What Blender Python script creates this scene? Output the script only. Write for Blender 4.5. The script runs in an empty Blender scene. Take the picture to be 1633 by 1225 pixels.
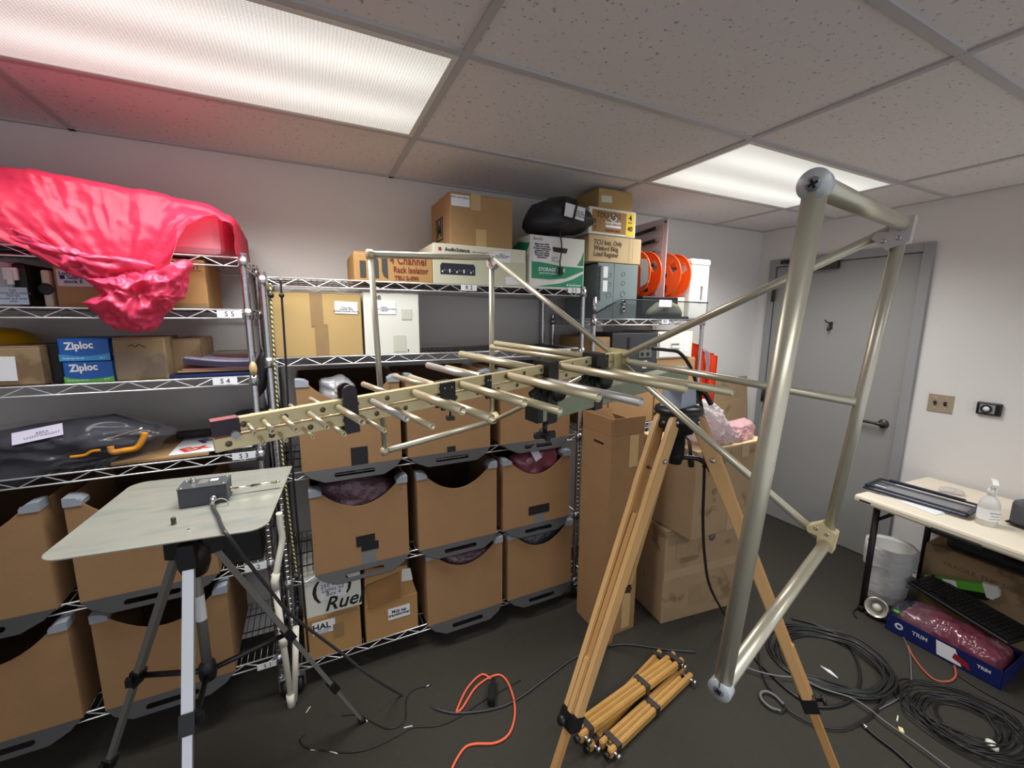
import bpy, bmesh, math, random
from mathutils import Vector as V, Matrix as Mx, Euler, noise
random.seed(4)
S = bpy.context.scene
COL = S.collection
PI = math.pi

# ------------------------------------------------------------------ camera
FPX, YAW, PITCH, ROLL = 665.09, math.radians(26.075), math.radians(-9.087), math.radians(0.363)
CAM = V((-0.4869, -2.3598, 1.6725))
fw = V((math.sin(YAW)*math.cos(PITCH), math.cos(YAW)*math.cos(PITCH), math.sin(PITCH)))
rt0 = V((math.cos(YAW), -math.sin(YAW), 0)); up0 = rt0.cross(fw)
rt = rt0*math.cos(ROLL)+up0*math.sin(ROLL); upv = -rt0*math.sin(ROLL)+up0*math.cos(ROLL)
cd = bpy.data.cameras.new('camera'); cam = bpy.data.objects.new('camera', cd); COL.objects.link(cam)
cd.sensor_fit = 'HORIZONTAL'; cd.sensor_width = 36; cd.lens = FPX*36/1633; cd.clip_start = .01
cam.matrix_world = Mx((( rt.x, upv.x, -fw.x, CAM.x), (rt.y, upv.y, -fw.y, CAM.y), (rt.z, upv.z, -fw.z, CAM.z), (0,0,0,1)))
S.camera = cam
# ------------------------------------------------------------------ light and exposure
wd = bpy.data.worlds.new('world'); S.world = wd; wd.use_nodes = True
wd.node_tree.nodes['Background'].inputs[0].default_value = (.48,.5,.54,1)
wd.node_tree.nodes['Background'].inputs[1].default_value = 1.3  # even grey fill, added to enter through the open end behind the camera
LENS_STRENGTH = .74
LAMP_WATTS = 20.0
S.view_settings.view_transform = 'Standard'; S.view_settings.look = 'None'
S.view_settings.gamma = 1; S.view_settings.use_curve_mapping = False
S.view_settings.exposure = 0.12
S.cycles.use_denoising = True
S.cycles.max_bounces = 8; S.cycles.diffuse_bounces = 5; S.cycles.transparent_max_bounces = 12
S.cycles.caustics_reflective = False; S.cycles.caustics_refractive = False

# ------------------------------------------------------------------ measuring: the point of a plane seen at a pixel of the photograph
def ray(px, py): return (fw*FPX+rt*(px-816.5)-upv*(py-612.5)).normalized()
def PX(px, py, x): d = ray(px,py); return CAM+d*((x-CAM.x)/d.x)
def PY(px, py, y): d = ray(px,py); return CAM+d*((y-CAM.y)/d.y)
def PZ(px, py, z): d = ray(px,py); return CAM+d*((z-CAM.z)/d.z)

# ------------------------------------------------------------------ materials
def lin(c): return tuple((v/255/12.92 if v/255 <= .04045 else ((v/255+.055)/1.055)**2.4) for v in c)
MATS = {}
def mat(name, c, rough=.6, metal=0., n=0., ns=8., st=(1,1,1), b=0., bs=80., spec=.5, clear=0., trans=0., coat=0., wear=None, ridged=False, bd=.01):
    """c sRGB albedo; n noise amount at scale ns stretched by st; b bump strength at scale bs;
    clear = share of see-through film; trans = translucency; wear = (colour, scale, cut) blotches of their own shape"""
    if name in MATS: return MATS[name]
    m = bpy.data.materials.new(name); m.use_nodes = True; MATS[name] = m
    t = m.node_tree; N = t.nodes; L = t.links; P = N['Principled BSDF']; out = N['Material Output']
    col = lin(c)
    P.inputs['Base Color'].default_value = (*col, 1); P.inputs['Roughness'].default_value = rough
    P.inputs['Metallic'].default_value = metal; P.inputs['Specular IOR Level'].default_value = spec
    P.inputs['Coat Weight'].default_value = coat
    m.diffuse_color = (*col, 1)
    if n or b or wear:
        tc = N.new('ShaderNodeTexCoord'); mp = N.new('ShaderNodeMapping'); mp.inputs['Scale'].default_value = st
        L.new(tc.outputs['Object'], mp.inputs['Vector'])
    last = None
    if n:
        nz = N.new('ShaderNodeTexNoise'); nz.inputs['Scale'].default_value = ns; nz.inputs['Detail'].default_value = 5
        L.new(mp.outputs[0], nz.inputs['Vector'])
        mx = N.new('ShaderNodeMix'); mx.data_type = 'RGBA'
        mx.inputs[6].default_value = (*[v*(1-n) for v in col],1); mx.inputs[7].default_value = (*[min(1,v*(1+n)) for v in col],1)
        L.new(nz.outputs[0], mx.inputs[0]); last = mx.outputs[2]
    if wear:
        wc, wsc, cut = wear
        nz2 = N.new('ShaderNodeTexNoise'); nz2.inputs['Scale'].default_value = wsc; nz2.inputs['Detail'].default_value = 6
        L.new(mp.outputs[0], nz2.inputs['Vector'])
        rp = N.new('ShaderNodeMapRange'); rp.inputs[1].default_value = cut; rp.inputs[2].default_value = cut+.06
        L.new(nz2.outputs[0], rp.inputs[0])
        mx2 = N.new('ShaderNodeMix'); mx2.data_type = 'RGBA'
        if last: L.new(last, mx2.inputs[6])
        else: mx2.inputs[6].default_value = (*col,1)
        mx2.inputs[7].default_value = (*lin(wc),1); L.new(rp.outputs[0], mx2.inputs[0]); last = mx2.outputs[2]
    if last: L.new(last, P.inputs['Base Color'])
    if b:
        nb = N.new('ShaderNodeTexNoise'); nb.inputs['Scale'].default_value = bs; nb.inputs['Detail'].default_value = 4
        if ridged: nb.noise_type = 'RIDGED_MULTIFRACTAL'; nb.inputs['Detail'].default_value = 6; nb.inputs['Distortion'].default_value = .6
        L.new(mp.outputs[0], nb.inputs['Vector'])
        bp = N.new('ShaderNodeBump'); bp.inputs['Strength'].default_value = b; bp.inputs['Distance'].default_value = bd
        L.new(nb.outputs[0], bp.inputs['Height']); L.new(bp.outputs[0], P.inputs['Normal'])
    sh = P.outputs[0]
    if trans:
        tr = N.new('ShaderNodeBsdfTranslucent'); tr.inputs[0].default_value = (*col,1)
        ms = N.new('ShaderNodeMixShader'); ms.inputs[0].default_value = trans
        L.new(sh, ms.inputs[1]); L.new(tr.outputs[0], ms.inputs[2]); sh = ms.outputs[0]
    if clear:
        tp = N.new('ShaderNodeBsdfTransparent'); tp.inputs[0].default_value = (.97,.97,.97,1)
        ms = N.new('ShaderNodeMixShader'); ms.inputs[0].default_value = clear
        L.new(sh, ms.inputs[1]); L.new(tp.outputs[0], ms.inputs[2]); sh = ms.outputs[0]
    if trans or clear: L.new(sh, out.inputs['Surface'])
    return m

WALLP = mat('painted_wall', (224,221,219), .85, n=.03, ns=3, b=.12, bs=160)
FLOORM = mat('dark_carpet_floor', (54,51,45), .75, n=.12, ns=40, b=.2, bs=300, spec=.3)
GRIDM = mat('ceiling_grid_paint', (192,190,192), .5)
DOORM = mat('grey_door_paint', (152,152,151), .5, n=.03, ns=2)
FRAMEM = mat('grey_frame_paint', (150,151,153), .45)
CHROME = mat('chrome_wire', (232,232,234), .3, .7)
POSTM = mat('chrome_post', (206,206,210), .22, 1.)
DARKWIRE = mat('dark_wire', (120,120,124), .3, 1.)
CARD = mat('cardboard', (172,138,98), .85, n=.10, ns=9, b=.05, bs=120, spec=.2)
CARDB = mat('cardboard_bin', (156,121,86), .85, n=.08, ns=14, b=.05, bs=150, spec=.2)
CARDT = mat('cardboard_tan', (184,154,104), .85, n=.08, ns=7, spec=.25)
CARDP = mat('cardboard_pale', (196,172,134), .85, n=.10, ns=10, spec=.2)
CARDG = mat('cardboard_greyish', (158,134,104), .85, n=.14, ns=6, b=.08, bs=40, spec=.2, wear=((128,106,80),5,.56))
CARDO = mat('cardboard_orange', (176,136,88), .8, n=.12, ns=6, spec=.25)
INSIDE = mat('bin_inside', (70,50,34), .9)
TAPE = mat('brown_packing_tape', (150,122,84), .3, n=.1, ns=30)
TAPET = mat('tan_paper_tape', (196,166,116), .5, n=.06, ns=30)
BTAPE = mat('black_tape', (26,25,27), .5)
GTAPE = mat('grey_duct_tape', (120,120,122), .5, n=.06, ns=40)
PAPER = mat('white_paper', (236,236,240), .7)
LILAC = mat('lilac_paper', (206,200,222), .7)
INK = mat('black_ink', (24,24,26), .7)
INKG = mat('grey_print', (110,110,116), .7)
REDINK = mat('red_marker', (128,44,30), .7)
BLACKP = mat('black_plastic', (24,24,26), .4)
BLACKR = mat('black_rubber', (18,18,19), .55)
CABLEM = mat('black_cable_jacket', (30,30,31), .4)
GREYCAB = mat('grey_cable_jacket', (110,110,112), .45)
BINCAP = mat('grey_corner_plastic', (150,156,166), .5)
BINTRAY = mat('charcoal_plastic', (50,50,52), .45, n=.06, ns=20)
BROWNP = mat('bronze_metal', (74,66,58), .4, .6)
GOLD = mat('chromate_alloy', (226,210,164), .4, .3, n=.08, ns=26)
GOLDT = mat('chromate_tube', (218,206,172), .34, .5, n=.06, ns=30)
FRAMET = mat('frame_tube', (206,200,180), .34, .6, n=.06, ns=30)
SILVT = mat('silver_tube', (212,206,200), .34, .6, n=.05, ns=30)
STEEL = mat('steel', (196,196,198), .3, 1.)
ALU = mat('galvanised_sheet', (200,201,188), .26, .6, n=.12, ns=5, b=.25, bs=5, st=(.6,3,1), wear=((188,192,182),7,.52))
ALULEG = mat('anodised_leg', (216,218,224), .35, .7)
GREYLEG = mat('grey_tripod_leg', (136,134,128), .4, .4)
WOODL = mat('maple_wood', (206,164,110), .4, n=.12, ns=5, st=(3,3,.4), coat=.15)
WOODD = mat('honey_wood', (194,148,82), .35, n=.16, ns=6, st=(3,3,.6), coat=.3)
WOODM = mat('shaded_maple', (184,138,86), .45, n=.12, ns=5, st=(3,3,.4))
CAPM = mat('dull_zinc', (196,202,204), .42, .35)
GREENB = mat('green_fibreglass', (150,160,134), .55, n=.14, ns=14, st=(1,4,4))
PVC = mat('white_pvc', (226,222,206), .35)
TABLET = mat('cream_table_plastic', (226,216,196), .45, n=.02, ns=50, b=.04, bs=300)
TABLEG = mat('dark_table_steel', (42,38,38), .4, .3)
REDBAG = mat('red_plastic_film', (230,74,112), .3, n=.08, ns=5, trans=.35, spec=.45, b=.55, bs=5, st=(1,1,1.6), ridged=True, bd=.02)
PINKC = mat('pink_case', (240,168,182), .6, n=.05, ns=4)
BLUE = mat('blue_print', (16,88,172), .35, n=.05, ns=5)
LBLUE = mat('light_blue_print', (60,150,210), .35)
GREENP = mat('green_print', (96,176,62), .35)
STGREEN = mat('storage_green', (34,146,104), .5)
STWHITE = mat('storage_white', (232,232,224), .6)
CREAMB = mat('cream_box', (224,220,200), .6, n=.03, ns=6)
CREAMD = mat('olive_cream_box', (204,202,176), .6, n=.03, ns=6)
WHITEB = mat('white_carton', (226,224,214), .7, n=.04, ns=6, b=.06, bs=20)
WHITEP = mat('white_plastic', (226,226,222), .4)
ORANGE = mat('orange_plastic', (244,92,28), .4)
HIVIS = mat('hi_vis_orange', (250,84,34), .7, n=.05, ns=10)
REFLECT = mat('reflective_tape', (170,160,168), .4)
ENCL = mat('grey_enclosure_paint', (132,146,146), .4, .2, n=.04, ns=8)
KNOCK = mat('knockout_ring', (86,98,98), .5, .3)
FABRIC = mat('black_fabric', (38,39,43), .5, n=.2, ns=12)
GREYFAB = mat('grey_fabric', (86,86,92), .9, n=.1, ns=30)
NAVY = mat('navy_print', (22,34,92), .4)
YELLOW = mat('yellow_plastic', (236,176,24), .4)
CLAMPO = mat('orange_clamp_paint', (228,152,34), .35)
PINKF = mat('pink_bubble_film', (240,196,202), .18, b=1.6, bs=70, clear=.25, trans=.3, spec=.8)
WHITEF = mat('clear_bubble_film', (238,232,234), .15, b=1.6, bs=80, clear=.3, trans=.25, spec=.8)
FILM = mat('clear_film', (150,150,160), .1, b=.8, bs=9, clear=.88, spec=1., ridged=True)
TFILM = mat('thin_wrap_film', (190,190,196), .1, b=.8, bs=12, clear=.94, spec=1., ridged=True)
PURPF = mat('purple_bag_film', (96,66,78), .25, b=1., bs=30, clear=.2, spec=.8)
MAROON = mat('maroon_bubble_film', (138,72,88), .12, b=.8, bs=10, ridged=True, clear=.2, spec=.9)
GREYF = mat('grey_bag_film', (200,200,204), .2, b=.8, bs=16, clear=.5, spec=.8, ridged=True)
LINER = mat('bin_liner_film', (236,236,236), .2, b=1., bs=30, clear=.22, trans=.3)
SMOKE = mat('smoked_acrylic', (70,74,80), .08, clear=.8, spec=.8)
STONE = mat('olive_cloth_bag', (116,116,98), .9, n=.12, ns=30)
YBLACK = None

def ceiling_tile_mat():
    m = mat('ceiling_tile', (232,229,230), .95, spec=.1)
    t = m.node_tree; N = t.nodes; L = t.links; P = N['Principled BSDF']
    tc = N.new('ShaderNodeTexCoord')
    nz = N.new('ShaderNodeTexNoise'); nz.inputs['Scale'].default_value = 62; nz.inputs['Detail'].default_value = 3
    L.new(tc.outputs['Object'], nz.inputs['Vector'])
    mr = N.new('ShaderNodeMapRange'); mr.inputs[1].default_value = .63; mr.inputs[2].default_value = .70
    L.new(nz.outputs[0], mr.inputs[0])
    n2 = N.new('ShaderNodeTexNoise'); n2.inputs['Scale'].default_value = 160
    L.new(tc.outputs['Object'], n2.inputs['Vector'])
    mx = N.new('ShaderNodeMix'); mx.data_type = 'RGBA'
    mx.inputs[6].default_value = (*lin((232,229,230)),1); mx.inputs[7].default_value = (*lin((176,172,172)),1)
    L.new(mr.outputs[0], mx.inputs[0]); L.new(mx.outputs[2], P.inputs['Base Color'])
    ad = N.new('ShaderNodeMath'); ad.operation = 'MULTIPLY_ADD'; ad.inputs[1].default_value = -1.5
    L.new(mr.outputs[0], ad.inputs[0]); L.new(n2.outputs[0], ad.inputs[2])
    bp = N.new('ShaderNodeBump'); bp.inputs['Strength'].default_value = .3; bp.inputs['Distance'].default_value = .004
    L.new(ad.outputs[0], bp.inputs['Height']); L.new(bp.outputs[0], P.inputs['Normal'])
    return m
TILEM = ceiling_tile_mat()

def lens_mat():
    m = bpy.data.materials.new('glowing_lens'); m.use_nodes = True
    t = m.node_tree; N = t.nodes; L = t.links; P = N['Principled BSDF']
    P.inputs['Base Color'].default_value = (.8,.8,.76,1); P.inputs['Roughness'].default_value = .3
    tc = N.new('ShaderNodeTexCoord'); sx = N.new('ShaderNodeSeparateXYZ'); L.new(tc.outputs['Object'], sx.inputs[0])
    def math_(op, a, b=None, c=None):
        k = N.new('ShaderNodeMath'); k.operation = op
        for i, v in enumerate((a,b,c)):
            if v is None: continue
            if isinstance(v, (int,float)): k.inputs[i].default_value = v
            else: L.new(v, k.inputs[i])
        return k.outputs[0]
    # two fluorescent tubes glow through the prismatic lens as bright bands
    g = None
    for y0 in (-.13, .13):
        d = math_('DIVIDE', math_('SUBTRACT', sx.outputs[1], y0), .085)
        e = math_('POWER', 2.718, math_('MULTIPLY', math_('MULTIPLY', d, d), -1.))
        g = e if g is None else math_('ADD', g, e)
    end = math_('DIVIDE', sx.outputs[0], .60); end = math_('POWER', math_('ABSOLUTE', end), 6.)
    g = math_('MULTIPLY', g, math_('SUBTRACT', 1., math_('MULTIPLY', end, .6)))
    ck = math_('MULTIPLY', math_('MULTIPLY_ADD', math_('SINE', math_('MULTIPLY', sx.outputs[0], 700.)), .5, .5),
               math_('MULTIPLY_ADD', math_('SINE', math_('MULTIPLY', sx.outputs[1], 700.)), .5, .5))
    base = math_('MULTIPLY_ADD', g, .5, .58)
    tot = math_('MULTIPLY', base, math_('MULTIPLY_ADD', ck, .45, .82))
    L.new(math_('MULTIPLY', tot, LENS_STRENGTH), P.inputs['Emission Strength'])
    P.inputs['Emission Color'].default_value = (1.,1.,.94,1)
    return m
LENSM = lens_mat()

def rope_mat():
    m = bpy.data.materials.new('yellow_black_braid'); m.use_nodes = True
    t = m.node_tree; N = t.nodes; L = t.links; P = N['Principled BSDF']; P.inputs['Roughness'].default_value = .8
    tc = N.new('ShaderNodeTexCoord'); w = N.new('ShaderNodeTexWave'); w.bands_direction = 'DIAGONAL'; w.inputs['Scale'].default_value = 34
    L.new(tc.outputs['Object'], w.inputs['Vector'])
    cr = N.new('ShaderNodeValToRGB'); cr.color_ramp.interpolation = 'CONSTANT'
    cr.color_ramp.elements[0].color = (*lin((44,42,34)),1); cr.color_ramp.elements[1].position = .42; cr.color_ramp.elements[1].color = (*lin((216,210,150)),1)
    L.new(w.outputs['Fac'], cr.inputs[0]); L.new(cr.outputs[0], P.inputs['Base Color'])
    return m
YBLACK = rope_mat()

# ------------------------------------------------------------------ mesh helpers
def nb(): return bmesh.new()
def bx(bm, lo, hi, M=None, bev=0.):
    x0,y0,z0 = lo; x1,y1,z1 = hi
    vs = [bm.verts.new(p) for p in ((x0,y0,z0),(x1,y0,z0),(x1,y1,z0),(x0,y1,z0),(x0,y0,z1),(x1,y0,z1),(x1,y1,z1),(x0,y1,z1))]
    fs = [bm.faces.new([vs[i] for i in q]) for q in ((3,2,1,0),(4,5,6,7),(0,1,5,4),(1,2,6,5),(2,3,7,6),(3,0,4,7))]
    if bev:
        es = list({e for f in fs for e in f.edges})
        r = bmesh.ops.bevel(bm, geom=es, offset=bev, segments=2, affect='EDGES', profile=.5)
        vs = list({v for v in r['verts']} | {v for v in vs if v.is_valid})
    if M is not None:
        for v in vs: v.co = M @ v.co
    return vs
def frame_of(d):
    d = d.normalized(); a = V((0,0,1)) if abs(d.z) < .9 else V((1,0,0))
    u = d.cross(a).normalized(); return u, d.cross(u).normalized()
def tube(bm, pts, r, seg=8, closed=False, caps=True):
    pts = [V(p) for p in pts]; n = len(pts); rings = []; u = None
    for i, p in enumerate(pts):
        if closed: d = pts[(i+1)%n]-pts[i-1]
        else: d = pts[min(i+1,n-1)]-pts[max(i-1,0)]
        if d.length < 1e-9: d = V((0,0,1))
        d.normalize()
        if u is None: u, w = frame_of(d)
        else:
            u = u-d*u.dot(d)
            if u.length < 1e-6: u, w = frame_of(d)
            u.normalize(); w = d.cross(u)
        rr = r[i] if isinstance(r, (list,tuple)) else r
        rings.append([bm.verts.new(p+u*(rr*math.cos(2*PI*k/seg))+w*(rr*math.sin(2*PI*k/seg))) for k in range(seg)])
    for i in range(n if closed else n-1):
        a, b = rings[i], rings[(i+1)%n]
        for k in range(seg):
            f = bm.faces.new((a[k],a[(k+1)%seg],b[(k+1)%seg],b[k])); f.smooth = True
    if caps and not closed:
        bm.faces.new(rings[0][::-1]); bm.faces.new(rings[-1])
def pipe(bm, a, b, r, th=.0015, seg=16):
    """open-ended hollow rod"""
    a, b = V(a), V(b); d = (b-a).normalized(); u, w = frame_of(d); R = []
    for p, rr in ((a,r-th),(a,r),(b,r),(b,r-th)):
        R.append([bm.verts.new(p+u*(rr*math.cos(2*PI*k/seg))+w*(rr*math.sin(2*PI*k/seg))) for k in range(seg)])
    for i in range(4):
        A, B = R[i], R[(i+1)%4]
        for k in range(seg):
            f = bm.faces.new((A[k],A[(k+1)%seg],B[(k+1)%seg],B[k])); f.smooth = True
def lathe(bm, prof, M=None, seg=20, smooth=True):
    """prof: list of (r,z) about local z"""
    rings = []
    for r, z in prof:
        if r < 1e-6: rings.append([bm.verts.new((0,0,z))])
        else: rings.append([bm.verts.new((r*math.cos(2*PI*k/seg), r*math.sin(2*PI*k/seg), z)) for k in range(seg)])
    for A, B in zip(rings, rings[1:]):
        for k in range(seg):
            q = [A[k%len(A)], A[(k+1)%len(A)], B[(k+1)%len(B)], B[k%len(B)]]
            q = list(dict.fromkeys(q))
            if len(q) > 2:
                f = bm.faces.new(q); f.smooth = smooth
    if M is not None:
        for R in rings:
            for v in R: v.co = M @ v.co
def prism(bm, pts, o, U, W, d, holes=()):
    """polygon (u,v) in the frame o,U,W extruded by vector d"""
    o, U, W, d = V(o), V(U), V(W), V(d)
    loops = [pts]+list(holes); es = []; base = []
    for lp in loops:
        vs = [bm.verts.new(o+U*p[0]+W*p[1]) for p in lp]; base += vs
        for i in range(len(vs)): es.append(bm.edges.new((vs[i], vs[(i+1)%len(vs)])))
    if holes: fs = [g for g in bmesh.ops.triangle_fill(bm, use_beauty=True, edges=es)['geom'] if isinstance(g, bmesh.types.BMFace)]
    else: fs = [bm.faces.new(base)]
    r = bmesh.ops.extrude_face_region(bm, geom=fs)
    bmesh.ops.translate(bm, verts=[g for g in r['geom'] if isinstance(g, bmesh.types.BMVert)], vec=d)
def smooth_path(pts, n=8, closed=False):
    pts = [V(p) for p in pts]; out = []; m = len(pts)
    for i in range(m if closed else m-1):
        if closed: p0,p1,p2,p3 = pts[i-1],pts[i],pts[(i+1)%m],pts[(i+2)%m]
        else: p0,p1,p2,p3 = pts[max(i-1,0)],pts[i],pts[i+1],pts[min(i+2,m-1)]
        for k in range(n):
            t = k/n
            out.append(.5*((2*p1)+(p2-p0)*t+(2*p0-5*p1+4*p2-p3)*t*t+(3*p1-p0-3*p2+p3)*t**3))
    if not closed: out.append(pts[-1])
    return out
def ridge(p, f, seed):
    q = V((p.x*f+seed*7.3, p.y*f-seed*3.1, p.z*f+seed*1.7))
    return (1-abs(noise.noise(q))*2)*.6+(1-abs(noise.noise(q*2.3))*2)*.3+noise.noise(q*5)*.15

WM = {}     # name -> world matrix of things and parts
def wmat(o): return WM.get(o.name, Mx.Identity(4))
def obj(name, bm, m, parent=None, world=False, smooth=False, kind=None):
    """one mesh object; verts are in the parent's frame unless world"""
    if isinstance(bm, bmesh.types.BMesh):
        bmesh.ops.recalc_face_normals(bm, faces=bm.faces[:])
        me = bpy.data.meshes.new(name)
        if parent is not None and world:
            bm.transform(wmat(parent).inverted())
        if smooth:
            for f in bm.faces: f.smooth = True
        bm.to_mesh(me); bm.free(); me.materials.append(m)
    else: me = bm
    o = bpy.data.objects.new(name, me); COL.objects.link(o)
    if parent is not None: o.parent = parent; WM[o.name] = wmat(parent)
    if kind: o['kind'] = kind
    return o
def tag(o, label, cat, group=None):
    o['label'] = label; o['category'] = cat
    if group: o['group'] = group
    return o
def thing(name, label, cat, loc=(0,0,0), rz=0., group=None):
    o = bpy.data.objects.new(name, None); COL.objects.link(o); o.empty_display_size = .05
    o.location = loc; o.rotation_euler = (0,0,rz)
    WM[o.name] = Mx.Translation(V(loc)) @ Mx.Rotation(rz, 4, 'Z')
    return tag(o, label, cat, group)
def dup(root, loc, rz, label, group=None):
    r = root.copy(); COL.objects.link(r); r.location = loc; r.rotation_euler = (0,0,rz); r['label'] = label
    if group: r['group'] = group
    WM[r.name] = Mx.Translation(V(loc)) @ Mx.Rotation(rz, 4, 'Z')
    for ch in list(root.children):
        c = ch.copy(); COL.objects.link(c); c.parent = r; WM[c.name] = WM[r.name]
        for g in list(ch.children):
            d = g.copy(); COL.objects.link(d); d.parent = c
    return r
FACES = {'front': Mx(((1,0,0),(0,0,-1),(0,1,0))), 'left': Mx(((0,0,-1),(-1,0,0),(0,1,0))), 'right': Mx(((0,0,1),(1,0,0),(0,1,0))), 'top': Mx.Identity(3)}
def face_M(face, at, rot=0.):
    return Mx.Translation(V(at)) @ FACES[face].to_4x4() @ Mx.Rotation(rot, 4, 'Z')
def txt(parent, body, size, m, M, name='lettering', align='CENTER', bold=0., squash=1., shear=0.):
    """thin raised writing; M in the parent's frame, text in its xy plane"""
    c = bpy.data.curves.new('text', 'FONT'); c.body = body; c.size = size; c.align_x = align; c.align_y = 'CENTER'
    c.extrude = .0003; c.offset = bold; c.resolution_u = 2; c.shear = shear; c.space_line = .85
    t = bpy.data.objects.new('text', c); COL.objects.link(t)
    dg = bpy.context.evaluated_depsgraph_get(); me = bpy.data.meshes.new_from_object(t.evaluated_get(dg))
    bpy.data.objects.remove(t); bpy.data.curves.remove(c)
    me.transform(M @ Mx.Diagonal((squash,1,1,1))); me.materials.clear(); me.materials.append(m); me.name = name
    return obj(name, me, None, parent)
def deco(parent, name, x0, x1, z0, z1, m, y, face='front', th=.001, rot=0.):
    """a flat sticker, tape or sheet on a front face at y (or a left face at x = y, there x0..x1 run along +y)"""
    bm = nb(); cx, cz = (x0+x1)/2, (z0+z1)/2; w, h = (x1-x0)/2, (z1-z0)/2
    bx(bm, (-w,-h,0), (w,h,th))
    at = (cx, y, cz) if face == 'front' else (y, cx, cz)
    bm.transform(face_M(face, at, rot))
    return obj(name, bm, m, parent)
def poly(parent, name, pts, m, y, th=.001):
    bm = nb(); prism(bm, pts, (0,y,0), (1,0,0), (0,0,1), (0,-th,0)); return obj(name, bm, m, parent)
def carton(name, label, x0, x1, yf, d, z0, z1, m, rz=0., group=None, cat='box', flaps=True, tape=TAPE, tape_w=.05, bev=.004):
    """closed carton: body, two top flaps with a seam, tape over the seam and down the front"""
    w, h = x1-x0, z1-z0
    t = thing(name, label, cat, ((x0+x1)/2, yf+d/2, z0), rz, group)
    t['dim'] = (w, d, h)
    bm = nb(); bx(bm, (-w/2,-d/2,0), (w/2,d/2,h-(.004 if flaps else 0)), bev=bev); obj('body', bm, m, t)
    if flaps:
        for s in (-1,1):
            bm = nb(); bx(bm, (-w/2+.002, min(s*.0015, s*(d/2-.002)), h-.004), (w/2-.002, max(s*.0015, s*(d/2-.002)), h), bev=.001); obj('top_flap', bm, m, t)
    if tape:
        bm = nb(); bx(bm, (-w/2-.0006,-tape_w/2,h), (w/2+.0006,tape_w/2,h+.0006)); obj('tape', bm, tape, t)
    return t
def side(x0, x1, z0, z1): return (x0, x1, z0, z1)
def starblob(name, outline, o, U, W, N, depth, m, parent=None, amp=.15, f=9., seed=1, nu=40, nv=14, flat_back=.35, fmul=(1,1,1)):
    """crumpled closed body whose outline in the frame o,U,W is the given star-shaped polygon"""
    o, U, W, N = V(o), V(U), V(W), V(N)
    cx = sum(p[0] for p in outline)/len(outline); cy = sum(p[1] for p in outline)/len(outline)
    def rad(th):
        best = .001; dx, dy = math.cos(th), math.sin(th)
        for i in range(len(outline)):
            ax, ay = outline[i][0]-cx, outline[i][1]-cy; bx_, by_ = outline[(i+1)%len(outline)][0]-cx, outline[(i+1)%len(outline)][1]-cy
            ex, ey = bx_-ax, by_-ay; det = dx*(-ey)+ex*dy
            if abs(det) < 1e-12: continue
            t = (ax*(-ey)+ex*ay)/det; s = (dx*ay-dy*ax)/det
            if t > 0 and -1e-6 <= s <= 1+1e-6: best = max(best, t)
        return best
    bm = nb(); R = [rad(2*PI*k/nu) for k in range(nu)]; rings = []
    for j in range(nv+1):
        ph = -PI/2+PI*j/nv
        if j in (0,nv):
            h = math.sin(ph)*depth*(flat_back if ph < 0 else 1)
            rings.append([bm.verts.new(o+U*cx+W*cy+N*h)]); continue
        ring = []
        for k in range(nu):
            th = 2*PI*k/nu; c = math.cos(ph)**.7; h = math.sin(ph)*depth*(flat_back if ph < 0 else 1)
            p = o+U*(cx+R[k]*c*math.cos(th))+W*(cy+R[k]*c*math.sin(th))+N*h
            q = V((p.x*fmul[0], p.y*fmul[1], p.z*fmul[2]))
            g = ridge(q, f, seed)*amp*depth
            nr = (U*(math.cos(th)*math.cos(ph)*.5)+W*(math.sin(th)*math.cos(ph)*.5)+N*math.sin(ph))
            ring.append(bm.verts.new(p+nr*g))
        rings.append(ring)
    for A, B in zip(rings, rings[1:]):
        for k in range(nu):
            q = list(dict.fromkeys([A[k%len(A)],A[(k+1)%len(A)],B[(k+1)%len(B)],B[k%len(B)]]))
            if len(q) > 2: bm.faces.new(q).smooth = True
    return obj(name, bm, m, parent, world=True)
def pxblob(name, pix, y, depth, m, parent=None, **k):
    pts = [PY(a,b,y) for a,b in pix]
    return starblob(name, [(p.x,p.z) for p in pts], (0,y,0), (1,0,0), (0,0,1), (0,-1,0), depth, m, parent, **k)
XA = V((1,0,0)); YA = V((0,1,0)); ZA = V((0,0,1))
#BODY
# ------------------------------------------------------------------ room shell
H = 2.387; XR = 3.0; XL = -3.3; YF = -4.2
def struct(name, lo, hi, m):
    bm = nb(); bx(bm, lo, hi); o = obj(name, bm, m); o['kind'] = 'structure'; return o
struct('floor', (XL,YF,-.1), (XR,0,0), FLOORM)
struct('wall_back', (XL-.1,0,0), (XR+.1,.1,H+.12), WALLP)
struct('wall_right', (XR,YF-.1,0), (XR+.1,0,H+.12), WALLP)
struct('wall_left', (XL-.1,YF-.1,0), (XL,0,H+.12), WALLP)
ceil_ = struct('ceiling', (XL,YF,H+.09), (XR,0,H+.12), WALLP)
T = .6096; GX0 = -.0441; GY0 = -.5394
gx = sorted(GX0+2*T*i for i in range(-4,5) if XL < GX0+2*T*i < XR)
gy = sorted(GY0-T*i for i in range(-2,10) if YF < GY0-T*i < 0)
xs = [XL]+gx+[XR]; ys = [YF]+gy+[0]
LIGHTS = [(GX0-2*T, GY0-T), (GX0+2*T, GY0-T), (GX0-2*T, GY0-5*T), (GX0+2*T, GY0-5*T)]  # last two are unseen fixtures added behind the camera as fill
tile_mesh = {}
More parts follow.
